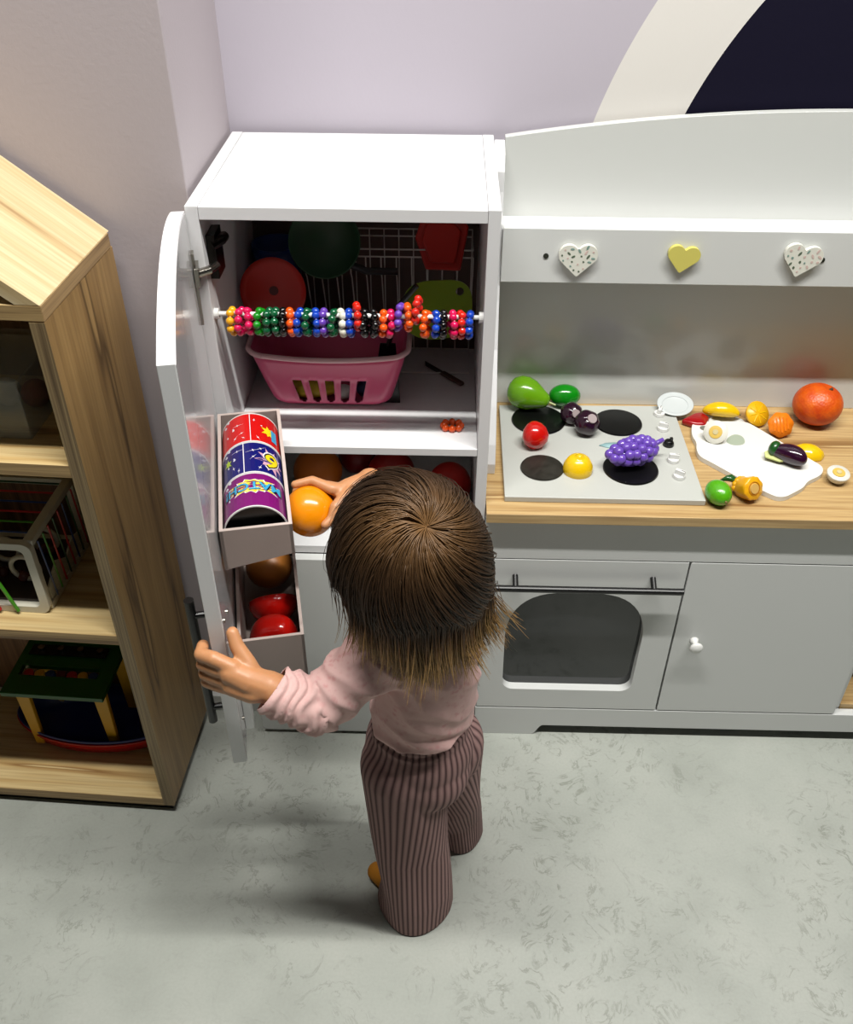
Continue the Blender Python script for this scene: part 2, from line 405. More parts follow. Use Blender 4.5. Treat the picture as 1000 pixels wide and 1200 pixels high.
me = text_mesh('MATCH!', .0232); onto(me, r3, INK, 'print', -.0082, .0, .0006, math.pi)
me = text_mesh('MATCH!', .0212); onto(me, r3, CYA, 'print', -.008, .0, .0009, math.pi)
bm = bmesh.new(); ring = [bm.verts.new((L-.004, (CR-.0015)*math.sin(2*math.pi*k/40), (CR-.0015)*math.cos(2*math.pi*k/40))) for k in range(40)]
bm.faces.new(ring); obj('end_cap', bm, BLACKP, r3)

# ------------------------------------------------------------------ food helpers
def food(name, label, cat, loc, bm, mat, rot=(0, 0, 0), group=None, smooth=True):
    r = thing(name, label, cat, loc, rot, group)
    o = obj('flesh', bm, mat, r, smooth=smooth)
    return r, o
def simple(name, label, cat, loc, bm, mat, rot=(0, 0, 0), group=None):
    o = obj(name, bm, mat, None, smooth=True, loc=loc, rot=rot); return tag(o, label, cat, group)
def tomato_bm(r, sq=.8, lobes=5, amp=.06):
    bm = bmesh.new(); prof = []
    for k in range(17):
        a = math.pi*k/16; d = math.exp(-((math.pi-a)/.35)**2)*.28
        prof.append((r*math.sin(a), -math.cos(a)*r*sq-d*r*sq))
    prof[0] = (0, prof[0][1]); prof[-1] = (0, prof[-1][1])
    lathe(bm, prof, 40, wob=lambda a, z: 1+amp*math.cos(lobes*a)*max(0, .4+z/r))
    return bm
RED = M('glossy_red', (214, 22, 14), .18, coat=.4); ORANGE = M('glossy_orange', (250, 150, 10), .22, coat=.2)
YELLOW = M('glossy_yellow', (250, 205, 18), .22, coat=.2); GREEN = M('glossy_green', (16, 140, 22), .18, coat=.3)
DKGREEN = M('dark_green', (14, 70, 26), .4)
# in the lower door box
p = dpt(.244, .050, .4745)
r_, o_ = food('toy_tomato', 'red toy tomato at the front of the lower fridge door box', 'toy food', p, tomato_bm(.0355), RED, (R(58), R(15), 0))
bm = bmesh.new(); lathe(bm, [(0, .0235), (.004, .0245), (.0045, .0225), (0, .0215)], 12); obj('stem', bm, DKGREEN, r_)
p = dpt(.160, .052, .468)
bm = bmesh.new(); lathe(bm, [(0, -.034)]+[(.037*math.cos(a), .034*math.sin(a)) for a in [-1.2, -.9, -.6, -.3, 0]]+[(.034, .002), (0, .002)], 36)
r_, o_ = food('toy_pepper_half', 'glossy red half vegetable lying tilted behind the tomato in the door box', 'toy food', p, bm, RED, (R(-55), R(-20), 0))
p = dpt(.078, .050, .468)
bm = bmesh.new(); ball(bm, (0, 0, 0), .036, 32, (1, 1, .95))
r_, o_ = food('toy_potato', 'brownish orange round toy fruit in shadow at the back of the lower door box', 'toy food', p, bm, M('dull_orange', (190, 120, 50), .4))
bm = bmesh.new()
for k in range(5):
    a = 2*math.pi*k/5; tube(bm, [(0, 0, .033), (.012*math.cos(a), .012*math.sin(a), .033), (.018*math.cos(a), .018*math.sin(a), .028)], [.003, .003, .0008], 6)
obj('leaf', bm, DKGREEN, r_)

# ------------------------------------------------------------------ bead rod and bead rings
rod = thing('bead_rod', 'white rod across the open fridge compartment carrying the bead rings', 'rod', (T, .012, .8575))
bm = bmesh.new(); tube(bm, [(.004, 0, 0), (FW-2*T-.004, 0, 0)], .0032, 12); obj('rod', bm, WPLAS, rod, smooth=False)
for x in (0, FW-2*T-.006):
    bm = bmesh.new(); tube(bm, [(x, 0, 0), (x+.006, 0, 0)], .0075, 16); obj('end_flange', bm, WPLAS, rod)
BC = dict(yellow=(245, 175, 20), pink=(222, 20, 88), green=(20, 140, 26), darkgreen=(12, 90, 52), black=(8, 8, 9), orange=(252, 92, 16),
          blue=(22, 70, 190), purple=(108, 66, 180), white=(238, 236, 220), red=(228, 40, 24))
BN = dict(darkgreen='dark green', green='bright green')
def bead_mesh(c):
    bm = bmesh.new(); ball(bm, (0, 0, 0), .0057, 14)
    me = bpy.data.meshes.new('bead'); bm.to_mesh(me); bm.free()
    for p_ in me.polygons: p_.use_smooth = True
    me.materials.append(M('bead_'+c, BC[c], .16, coat=.3)); return me
BM = {c: bead_mesh(c) for c in BC}
seqn = [('yellow', 270), ('pink', 280), ('pink', 289), ('green', 302), ('darkgreen', 313), ('darkgreen', 321), ('black', 330), ('orange', 339), ('blue', 349),
        ('darkgreen', 359), ('blue', 369), ('purple', 379), ('darkgreen', 390), ('white', 400), ('blue', 409), ('red', 418), ('black', 427), ('black', 438),
        ('orange', 449), ('pink', 458), ('purple', 468), ('orange', 478), ('red', 488), ('orange', 499), ('blue', 511), ('black', 520), ('pink', 531), ('red', 541), ('blue', 551)]
from collections import Counter
tot = Counter(c for c, _ in seqn); seen = Counter()
for i, (c, px) in enumerate(seqn):
    seen[c] += 1
    x = .0307+(px-262)/(566-262)*(.3835-.0307)
    nm = BN.get(c, c)
    lab = f'{nm} bead ring hanging on the white rod' if tot[c] == 1 else f'{ORD[seen[c]-1]} {nm} bead ring from the left on the white rod'
    up = c == 'red' and px == 488
    zc = .8575-.0112+(.010 if px in (478, 468, 418) else 0)+(.016 if up else 0)
    if up: zc = .8575+.0098
    r = thing('bead_ring', lab, 'bracelet', (x, .012, .8575), (0, 0, R(random.uniform(-12, 12))), 'bead rings on the rod')
    tilt = random.uniform(-.3, .3); ph = random.uniform(0, .7)
    bm = bmesh.new(); ring = []
    for k in range(24):
        a = 2*math.pi*k/24; y, z = .0148*math.sin(a), .0148*math.cos(a)+zc-.8575
        ring.append((z*tilt*.3, y, z))
    tube(bm, ring+[ring[0]], .0008, 5, False); obj('cord', bm, WPLAS, r)
    for k in range(8):
        a = ph+2*math.pi*k/8; y, z = .0148*math.sin(a), .0148*math.cos(a)+zc-.8575
        b = bpy.data.objects.new('bead', BM[c]); COL.objects.link(b); b.parent = r; b.location = (z*tilt*.3+random.uniform(-.001, .001), y, z)
r = thing('bead_ring', 'orange bead ring lying on the fridge shelf, off the rod', 'bracelet', (.3463, .058, .6535))
for k in range(8):
    a = 2*math.pi*k/8; q = .0125 if k % 2 else .0115
    b = bpy.data.objects.new('bead', BM['orange']); COL.objects.link(b); b.parent = r; b.location = (q*1.15*math.cos(a), q*.85*math.sin(a), 0)
bm = bmesh.new(); ring = [(.0137*math.cos(2*math.pi*k/24), .0102*math.sin(2*math.pi*k/24), 0) for k in range(25)]
tube(bm, ring, .0008, 5, False); obj('cord', bm, WPLAS, r)

# ------------------------------------------------------------------ things in the upper compartment
# pink basket, slotted front
PINK = M('pink_plastic', (226, 92, 134), .3); PINKD = M('pink_plastic_inside', (200, 60, 100), .35)
bk = thing('pink_basket', 'pink plastic basket with slotted front and pale rim, on the upper fridge shelf', 'basket', (.155, .152, .6488))
def basket_smart():
    # front strip vertices placed so that slots get even width
    bm = bmesh.new()
    a0, b0, a1, b1, h = .092, .040, .121, .060, .098
    xs = [-1, -.80]
    slots = [-.60, -.30, 0, .30, .60]
    for q in slots: xs += [q-.085, q-.045, q+.045, q+.085]
    xs += [.80, 1]
    def corner(sx, sy, a, b, r, n=6):
        pts = []
        for k in range(n+1):
            t = math.pi/2*k/n; pts.append((sx*(a-r+r*math.sin(t)), sy*(b-r+r*math.cos(t))))
        return pts
    def loop(s):
        a = a0+(a1-a0)*s; b = b0+(b1-b0)*s; r = .024
        if s < .14: q = 1-s/.14; a -= .010*q*q; b -= .010*q*q
        front = [((a-r)*x/1.0, -b) for x in xs]
        c1 = corner(1, -1, a, b, r)[1:]; c2 = corner(1, 1, a, b, r)[::-1]
        back = [((a-r)*x, b) for x in (.6, .2, -.2, -.6)]
        c3 = corner(-1, 1, a, b, r); c4 = corner(-1, -1, a, b, r)[::-1][:-1]
        return front+c1+c2+back+c3+c4
    S = [0, .04, .09, .14, .19, .24, .34, .44, .50,   .57, .66, .76, .88, 1]
    rows = []
    for s in S:
        lp = loop(s); z = s*h
        rows.append([bm.verts.new((x, y, z+(.010*(x/a1)**2-.004)*s**2*(1 if y < 0 else 1))) for x, y in lp])
    n = len(rows[0])
    for j in range(len(S)-1):
        for k in range(n):
            slot = False
            if k < len(xs)-1:
                xm = (xs[k]+xs[k+1])/2
                wid = .085 if .12 < S[j] < .52 else .045
                if .08 < S[j] < .57 and any(abs(xm-q) < wid for q in slots): slot = True
            if not slot: bm.faces.new((rows[j][k], rows[j][(k+1) % n], rows[j+1][(k+1) % n], rows[j+1][k]))
    bm.faces.new(rows[0][::-1])
    rim = [v.co.copy() for v in rows[-1]]
    return bm, rim
bm, rim = basket_smart()
o = obj('basket_body', bm, PINK, bk, smooth=True); s = o.modifiers.new('s', 'SOLIDIFY'); s.thickness = .0022; s.offset = -1
bm = bmesh.new(); rp = [Vector((v.x*1.015, v.y*1.02, v.z+.001)) for v in rim]; tube(bm, rp+[rp[0]], .0042, 8, False)
obj('rim', bm, M('pale_pink_rim', (244, 200, 204), .3), bk, smooth=True)
bm = bmesh.new(); ball(bm, (0, 0, 0), .021, 24, (2.2, .9, .75))
simple('toy_lemon_slice', 'yellow toy fruit seen through the left slots of the pink basket', 'toy food', (.118, .139, .6685), bm, M('dull_yellow', (226, 200, 50), .4))
bm = bmesh.new(); ball(bm, (0, 0, 0), .016, 20, (1.0, .9, .7))
simple('toy_egg', 'white toy piece seen through the middle slot of the pink basket', 'toy food', (.172, .136, .664), bm, WPLAS)
bm = bmesh.new(); ball(bm, (0, 0, 0), .018, 20, (1.1, .9, .9))
simple('toy_plum', 'dark blue toy fruit behind the right slots of the pink basket', 'toy food', (.212, .140, .6685), bm, M('navy_plastic', (24, 34, 80), .4))

# wire rack
rk = thing('dish_rack', 'white wire dish rack behind the pink basket in the fridge', 'dish rack', (.112, .222, .6488))
def rack():
    bm = bmesh.new(); W_, D_, Hh = .262, .085, .218
    bm.free()
    for (z, rr) in ((Hh, .0013), (Hh-.012, .0013), (.004, .0013)):
        bm = bmesh.new(); tube(bm, [(0, 0, z), (W_, 0, z), (W_, D_, z), (0, D_, z), (0, 0, z)], rr, 6, False)
        obj('frame_wire', bm, WIRE, rk)
    for k in range(12):
        x = W_*k/11
        bm = bmesh.new(); tube(bm, [(x, 0, Hh-.012), (x, 0, Hh-.040), (x, .012, Hh-.052), (x, D_-.004, .004), (x, D_, Hh)], .0011, 5)
        obj('wire', bm, WIRE, rk)
rack()
# round red plate leaning on the rack
pl = thing('red_plate', 'round dark red toy plate leaning at the back left of the fridge', 'plate', (.068, .137, .7500), (R(74), 0, 0))
bm = bmesh.new(); lathe(bm, [(0, -.002), (.030, -.002), (.040, .004), (.0500, .006), (.0500, .008), (.040, .0065), (.029, .0005), (0, .0005)], 48)
for v in bm.verts: v.co.y += .0
obj('plate', bm, M('red_plastic', (196, 30, 14), .35), pl, smooth=True, loc=(.004, .078, 0), rot=(0, 0, 0))
bm = bmesh.new(); lathe(bm, [(0, .0006), (.007, .0006), (.007, .0012), (0, .0012)], 24); obj('centre_dot', bm, M('dark_red', (90, 14, 12), .5), pl, loc=(.004, .078, 0))
# dark blue cup
bm = bmesh.new(); lathe(bm, [(0, 0), (.034, 0), (.038, .20), (.0385, .21), (.036, .21), (.033, .006), (0, .006)], 40)
simple('blue_cup', 'tall blue toy cup standing behind the red plate', 'cup', (.062, .262, .6488), bm, M('blue_plastic', (24, 56, 130), .4))
# dark green pan stands on edge
pn = thing('green_pan', 'dark green toy frying pan standing at the back of the fridge', 'pan', (.150, .205, .885), (R(70), 0, 0))
bm = bmesh.new(); lathe(bm, [(0, 0), (.044, 0), (.052, .022), (.0545, .023), (.054, .020), (.045, -.003), (0, -.003)], 48)
obj('pan_body', bm, M('green_pan_plastic', (16, 64, 30), .4), pn, smooth=True)
bm = bmesh.new(); tube(bm, [(.04, -.034, .012), (.062, -.042, .014), (.110, -.042, .014)], [.006, .0055, .0055], 10); obj('handle', bm, BLACKP, pn)
# red square bowl
bm = bmesh.new(); prism(bm, [(-.020, -.036), (.034, -.036), (.044, .030), (.030, .044), (-.028, .044), (-.038, .010)], 2, 0, .012)
sq = thing('red_dish', 'red angular toy dish leaning at the back right of the fridge', 'dish', (.322, .235, .868), (R(66), 0, R(-4)))
obj('dish_base', bm, M('red_orange_plastic', (208, 34, 18), .35), sq, .003)
bm = bmesh.new(); prism(bm, [(-.012, -.026), (.026, -.026), (.034, .022), (.024, .034), (-.02, .034), (-.028, .008)], 2, .012, .020)
obj('raised_panel', bm, M('red_orange_plastic', (208, 34, 18), .35), sq, .004)
# green cutting plate
gp = thing('green_tray', 'olive green oval toy tray standing at the right of the fridge', 'tray', (.320, .146, .803), (R(72), 0, R(2)))
pts2 = []
for k in range(48):
    a = 2*math.pi*k/48; e = .75
    pts2.append((.053*math.copysign(abs(math.cos(a))**e, math.cos(a)), .044*math.copysign(abs(math.sin(a))**e, math.sin(a))+.008*(math.cos(a) > 0)*math.cos(a)))
me = curve_plate([pts2, [(q[0]*1+.034, q[1]+.028) for q in arc(0, 0, .006, 0, 345, 16)]], .005)
link('tray_board', me, M('olive_plastic', (120, 150, 24), .35), gp, .0015)
# knife
kn = thing('toy_knife', 'brown toy knife lying on the fridge shelf right of the basket', 'toy knife', (.330, .222, .6495), (0, 0, R(-48)))
bm = bmesh.new(); box(bm, -.002, .05, -.005, .005, 0, .006); obj('handle', bm, M('brown_plastic', (88, 58, 48), .5), kn, .0025)
bm = bmesh.new(); prism(bm, [(-.05, .004), (-.002, .004), (-.002, -.004), (-.04, -.004)], 2, .001, .0035); obj('blade', bm, M('dark_blade', (60, 44, 40), .5), kn)
# black spatula leaning
sp_ = thing('black_spatula', 'black toy spatula leaning on the wire rack', 'spatula', (.245, .132, .6488), (0, 0, 0))
bm = bmesh.new(); tube(bm, [(0, 0, .10), (.02, 0, .17), (.045, -.0, .200)], .0042, 8); obj('handle', bm, BLACKP, sp_)
bm = bmesh.new(); prism(bm, [(-.028, .0), (.018, .0), (.012, .105), (-.012, .105)], 1, -.003, .001); obj('blade', bm, BLACKP, sp_, .001)

# ------------------------------------------------------------------ lower compartment toys
def sph(name, label, c, r, mat, s=(1, 1, 1)):
    bm = bmesh.new(); ball(bm, (0, 0, 0), r, 28, s)
    return simple(name, label, 'toy food', c, bm, mat)
sph('toy_orange', 'round orange toy fruit in the lower fridge compartment above the child\'s hand', (.118, .150, .4552+.042), .042, M('matt_orange', (224, 120, 30), .4))
sph('toy_apple', 'dark red toy apple in the middle of the lower fridge compartment', (.245, .150, .4552+.041), .041, M('apple_red', (170, 16, 14), .3))
sph('toy_pepper', 'red toy pepper at the right of the lower fridge compartment', (.345, .120, .4552+.040), .037, M('pepper_red', (200, 22, 14), .3), (1, 1, 1.08))
sph('toy_aubergine', 'dark blue toy fruit low at the right of the fridge compartment', (.352, .050, .4552+.026), .026, M('navy_plastic', (24, 34, 80), .4), (1.1, 1, 1))
sph('toy_cucumber', 'dark green toy vegetable at the left of the lower fridge compartment', (.050, .090, .4552+.030), .030, DKGREEN, (.9, 1.5, 1))
sph('toy_strawberry', 'deep red toy fruit beside the round orange in the fridge compartment', (.182, .215, .4552+.036), .036, M('deep_red', (140, 14, 16), .35))

# ------------------------------------------------------------------ play kitchen
kx, ky = .4022, -.0058
ki = thing('play_kitchen', 'light grey play kitchen cabinet with toy oven and cupboard under an oak counter', 'play kitchen', (kx, 0, 0))
X1 = 1.30-kx
boxo('side_panel', (0, .016, .012, .33, 0, .5260), WHITE2, ki)
boxo('side_panel', (X1-.016, X1, .012, .33, 0, .5260), WHITE2, ki)
boxo('back_panel', (.016, X1-.016, .322, .33, .06, .526), WHITE2, ki)
boxo('cabinet_floor', (.016, X1-.016, .012, .322, .055, .071), WHITE, ki)
boxo('divider', (.739-kx-.008, .739-kx+.008, .012, .32, .071, .526), WHITE2, ki)
boxo('divider', (1.067-kx+.001, 1.067-kx+.015, .012, .32, .071, .526), WHITE2, ki)
boxo('open_shelf', (1.067-kx+.016, X1-.016, .012, .32, .0715, .085), CTW, ki)
bx_ = lambda a: a-kx
bm = bmesh.new()
# plinth with the cut out foot
prof = [(0, .0745), (0, 0), (bx_(.500), 0)]+[(bx_(.500)+.012+.02*k/8, .0265*(1-math.cos(math.pi*k/8))/2) for k in range(9)]+[(X1-.14, .0265), (X1-.10, 0), (X1, 0), (X1, .0745)]
prism(bm, prof, 1, ky, .010); obj('plinth', bm, WHITE2, ki, .0006)
boxo('gap_shade_board', (.02, X1-.02, .06, .07, 0, .06), BLACKP, ki, 0)  # black board standing in for the shadow in the gap under the cabinet
boxo('apron', (0, X1, ky, .010, .4410, .5260), WHITE2, ki)
# oven door with an arched window
x0, x1, z0, z1 = .4045-kx, .7362-kx, .0776, .4391
wl, wr, wb, wt = .4470-kx, .6850-kx, .1275, .368
win = arc(wl+.022, wb+.02, .02, 180, 270, 5)+arc(wr-.022, wb+.02, .02, 270, 360, 5)
win += [((wl+wr)/2+(wr-wl)/2*math.copysign(abs(math.cos(t))**.62, math.cos(t)), .262+(wt-.262)*math.sin(t)**.95) for t in [math.pi*k/24 for k in range(25)]]
me = curve_plate([[(x0, z0), (x1, z0), (x1, z1), (x0, z1)], win], .0158)
ov = link('oven_door', me, WHITE2, ki, .0007, loc=(0, ky+.0079, 0), rot=(R(90), 0, 0))
me = curve_plate([[((p[0]-(wl+wr)/2)*1.04+(wl+wr)/2, (p[1]-.245)*1.04+.245) for p in win]], .003)
link('window_pane', me, M('dark_glass', (38, 40, 42), .06, coat=.5), ov, loc=(0, 0, -.0096))
hb = bmesh.new(); tube(hb, [(.420-kx, .395, .030), (.7295-kx, .395, .030)], .0058, 16)
for x in (.456, .682): tube(hb, [(x-kx, .405, .0079), (x-kx, .395, .030)], .0048, 12)
obj('handle', hb, BLACK, ov)
me = curve_plate([rrect(.7395-kx, 1.0660-kx, .0776, .4388, .002, 2)], .0158)
cd = link('cupboard_door', me, WHITE2, ki, .0007, loc=(0, ky+.0079, 0), rot=(R(90), 0, 0))
bm = bmesh.new(); lathe(bm, [(0, 0), (.008, 0), (.007, .003), (.0045, .009), (.0055, .013), (.0105, .016), (.0115, .019), (.009, .0225), (0, .024)], 28)
obj('knob', bm, WPLAS, cd, smooth=True, loc=(.7755-kx, .262, .0079))
# worktop
boxo('worktop', (.4022, 1.30, -.0215, .326, .5262, .5436), CTW, None, .0008)
tag(bpy.data.objects['worktop'], 'oak patterned worktop of the play kitchen', 'worktop')
# hutch with arched back board, shelf and heart rail
hu = thing('kitchen_hutch', 'white arched back board with narrow shelf standing on the oak worktop', 'hutch', (kx, 0, .5437))
def archz(x): return 1.0535-.0455*((x-.96)/(.96-.402))**2
HX1 = 1.30-kx
pts = [(.0165, 0), (HX1, 0)]+[(x-kx, archz(x)-.5437) for x in [1.30-(1.30-.402-.0165)*k/26 for k in range(27)]]
bm = bmesh.new(); prism(bm, pts, 1, .310, .3255); obj('back_board', bm, BACKP, hu, .0008)
sidep = [(.310, 0), (.085, 0), (.0835, .02), (.095, .05), (.13, .10), (.19, .17), (.225, .24), (.244, .30), (.246, .355), (.256, .37), (.262, .40), (.262, .43), (.275, .452), (.31, .4635)]
bm = bmesh.new(); prism(bm, sidep, 0, 0, .016); obj('side_panel', bm, WHITE, hu, .0015)
boxo('shelf', (.0165, HX1, .2445, .3098, .331, .346), WHITE, hu)
boxo('heart_rail', (.0165, HX1, .2290, .2442, .2695, .3565), WHITE2, hu)
for x in (.4866, .9114):
    bm = bmesh.new(); tube(bm, [(x-kx, .2290, .3135), (x-kx, .2278, .3135)], .0042, 16); tube(bm, [(x-kx, .2278, .3135), (x-kx, .2270, .3135)], .0022, 6)
    obj('screw', bm, M('screw_dark', (70, 72, 62), .4, metal=.6), hu)
# hearts
def heart_pts(w_):
    r = .262*w_; cx, cy = .238*w_, .13*w_
    right = [(0, .27*w_)]+[(cx+r*math.cos(R(a)), cy+r*math.sin(R(a))) for a in range(140, -43, -9)]+[(.035*w_, -.425*w_)]
    left = [(-x, y) for x, y in right[::-1]]
    return right+[(0, -.445*w_)]+left[:-1]
HWH = M('heart_white', (240, 240, 228), .35)
def heart(x, z, w_, mat, label, spots, rot, seed):
    r = thing('wall_heart', label, 'heart', (x, .2286, z), (R(90), rot, 0), 'hearts on the rail')
    link('heart_plate', curve_plate([heart_pts(w_)], .008), mat, r, .001, loc=(0, 0, .0041))
    if spots:
        rnd = random.Random(seed); cols = [M('fleck_teal', (136, 166, 156), .4), M('fleck_dark', (96, 112, 92), .4), M('fleck_pink', (226, 200, 192), .4)]
        done = []
        hp = heart_pts(w_*.86)
        def inside(x, y):
            c = False; j = len(hp)-1
            for i in range(len(hp)):
                if (hp[i][1] > y) != (hp[j][1] > y) and x < (hp[j][0]-hp[i][0])*(y-hp[i][1])/(hp[j][1]-hp[i][1])+hp[i][0]: c = not c
                j = i
            return c
        k = 0
        while len(done) < 24 and k < 900:
            k += 1
            x_, y_ = rnd.uniform(-w_/2, w_/2), rnd.uniform(-w_*.5, w_*.5)
            if not inside(x_, y_) or any((x_-a)**2+(y_-b)**2 < (.0074)**2 for a, b in done): continue
            done.append((x_, y_)); a = rnd.uniform(0, math.pi); l, h_ = rnd.choice([(.0040, .0017), (.0021, .0019), (.0032, .0016), (.0016, .0014)])
            pp = [(x_+l*math.cos(q)*math.cos(a)-h_*math.sin(q)*math.sin(a), y_+l*math.cos(q)*math.sin(a)+h_*math.sin(q)*math.cos(a)) for q in [2*math.pi*j/12 for j in range(12)]]
            link('fleck', curve_plate([pp], .0004), rnd.choice(cols), r, loc=(0, 0, .0083))
heart(.5353, .8545, .060, HWH, 'white heart with coloured flecks at the left end of the rail', True, 0, 3)
heart(.6966, .8585, .050, M('heart_yellow', (226, 216, 110), .35), 'plain yellow heart in the middle of the rail', False, R(7), 1)
heart(.8779, .8590, .060, HWH, 'white heart with coloured flecks near the right end of the rail', True, R(9), 8)

# ------------------------------------------------------------------ hob
Zc = .5437
hob = thing('toy_hob', 'light grey toy hob board lying on the oak worktop', 'toy hob', (.588, .152, Zc))
bm = bmesh.new(); prism(bm, [(-.1570, -.141), (.1565, -.142), (.1560, .1400), (-.1555, .1330)], 2, 0, .010)
bm2 = bm; 
obj('hob_board', bm, M('hob_grey', (200, 202, 196), .35), hob, .0012)
Zh = .0101
for (x, y, r, c, lab) in [(.499, .2345, .0470, BLACKP, 'black rear left ring'), (.6375, .2306, .0420, BLACKP, 'black rear right ring'),
                     (.4948, .0893, .0355, M('scuffed_black', (52, 50, 44), .35, vary=.5, bscale=400), 'scuffed front left ring'), (.6390, .0914, .0450, BLACKP, 'black front right ring')]:
    bm = bmesh.new(); lathe(bm, [(0, 0), (r-.0015, 0), (r, .001), (r-.001, .003), (0, .0034)], 48)
    q = obj('cooking_ring', bm, c, hob, smooth=False, loc=(x-.588, y-.152, Zh)); q['label'] = lab
    q.modifiers.new('b', 'EDGE_SPLIT')
for i, (x, y) in enumerate([(.7145, .2600), (.7124, .2125), (.7124, .1170), (.7136, .0710)]):
    bm = bmesh.new(); lathe(bm, [(0, 0), (.0098, 0), (.0094, .006), (0, .0062)], 24)
    box(bm, -.0075, .0085, -.0030, .0030, .006, .0145)
    q = obj('knob', bm, WPLAS, hob, .0008, loc=(x-.588, y-.152, Zh), rot=(0, 0, R((70, -25, -8, -35)[i])))
    bm = bmesh.new(); box(bm, .002, .0084, -.0005, .0005, .0145, .0148); obj('knob_mark', bm, BLACKP, q)
bm = bmesh.new(); lathe(bm, [(0, 0), (.0095, 0), (.0090, .006), (.006, .010), (0, .011)], 20); box(bm, .001, .006, -.003, .003, .009, .015)
q = obj('knob', bm, BLACKP, hob, .0008, loc=(.7131-.588, .1640-.152, Zh)); q['label'] = 'black knob without its cap'
Zt = Zc+.0102

# ------------------------------------------------------------------ food on the worktop
# pear, lying
PEAR = M('pear_green', (110, 170, 22), .2, coat=.3)
bm = bmesh.new(); prof = [(0, -.030), (.010, -.029), (.020, -.024), (.0275, -.013), (.0295, 0), (.027, .014), (.020, .028), (.0145, .038), (.011, .044), (.005, .0475), (0, .048)]
lathe(bm, prof, 40)
r_, _ = food('toy_pear', 'green toy pear lying at the back left corner of the hob', 'toy food', (.4750, .2790, Zt+.0295), bm, PEAR, (0, R(100), R(-22)))
bm = bmesh.new(); tube(bm, [(0, 0, .046), (.001, 0, .060)], .0016, 8); obj('stem', bm, M('stem_pale', (200, 210, 150), .5), r_)
sph('toy_lime', 'glossy dark green oval toy vegetable beside the pear', (.5480, .2865, Zt+.0205), .0205, GREEN, (1.38, 1, 1))
# strawberry
bm = bmesh.new(); lathe(bm, [(0, -.020), (.012, -.018), (.020, -.009), (.0225, .002), (.019, .014), (.012, .022), (.005, .026), (0, .027)], 36, wob=lambda a, z: 1+.04*math.cos(3*a))
simple('toy_tomato', 'round red toy fruit in front of the rear left hob ring', 'toy food', (.4865, .1545, Zt+.0185), bm, RED, (R(-18), R(-8), 0))
# dark plum halves
PLUM = M('dark_purple', (42, 14, 34), .2, coat=.3); DOT = M('velcro_grey', (170, 155, 155), .7)
def plum(x, y, r, rot, label):
    bm = bmesh.new(); ball(bm, (0, 0, 0), r, 28, (1, 1, .95))
    for v in bm.verts:
        v.co *= 1+.03*math.cos(6*math.atan2(v.co.y, v.co.x))
    r_, _ = food('toy_onion', label, 'toy food', (x, y, Zt+r*.96), bm, PLUM, rot)
    bm = bmesh.new(); lathe(bm, [(0, 0), (r*.38, 0), (r*.36, .002), (0, .0022)], 24); obj('velcro_dot', bm, DOT, r_, loc=(0, 0, r*.90))
plum(.5545, .2300, .0195, (R(55), R(35), 0), 'dark purple toy onion with grey dot, nearer the back of the hob')
plum(.5775, .1960, .0222, (R(35), R(20), 0), 'larger dark purple toy onion in the middle of the hob')
# yellow lemon half standing on its cut face
bm = bmesh.new(); lathe(bm, [(0, 0), (.0235, 0), (.0245, .002), (.0235, .012), (.018, .0225), (.010, .028), (.0055, .029), (.0050, .032), (0, .033)], 40)
simple('toy_lemon_half', 'yellow toy lemon half standing cut face down between the front hob rings', 'toy food', (.5520, .0850, Zt), bm, YELLOW, (R(6), 0, 0))
# pale blue leaf piece
bm = bmesh.new(); prism(bm, [(-.022, 0), (-.010, .007), (.006, .009), (.022, .006), (.026, -.004), (.008, -.009), (-.008, -.006)], 2, 0, .002)
simple('toy_leaf', 'flat pale blue toy leaf behind the purple grapes', 'toy leaf', (.6180, .1580, Zt), bm, M('pale_blue', (170, 210, 214), .5))
# grapes
gr = thing('toy_grapes', 'purple toy bunch of grapes lying on the front right hob ring', 'toy food', (.6400, .1010, Zt+.0034), (0, 0, R(24)))
GP = M('grape_purple', (112, 78, 186), .2, coat=.2)
bm0 = bmesh.new(); ball(bm0, (0, 0, 0), .0086, 16); gme = bpy.data.meshes.new('grape'); bm0.to_mesh(gme); bm0.free(); gme.materials.append(GP)
for p_ in gme.polygons: p_.use_smooth = True
rows = [(-.038, 2, .006), (-.029, 5, .0105), (-.017, 7, .0145), (-.005, 8, .017), (.007, 8, .018), (.019, 8, .0165), (.030, 6, .012), (.037, 3, .006)]
for i, (x, n, q) in enumerate(rows):
    for k in range(n):
        a = 2*math.pi*(k+.5*(i % 2))/n
        g = bpy.data.objects.new('grape', gme); COL.objects.link(g); g.parent = gr
        g.location = (x+random.uniform(-.001, .001), q*1.12*math.cos(a), q*.92*math.sin(a)+.0252)
bm = bmesh.new(); ball(bm, (0, 0, .0245), .015, 20, (2.5, 1.15, .85)); obj('core', bm, GP, gr, smooth=True)
bm = bmesh.new(); tube(bm, [(.036, 0, .026), (.048, .002, .029), (.058, .001, .033)], [.0045, .0042, .0038], 8); obj('stem', bm, GP, gr, smooth=True)
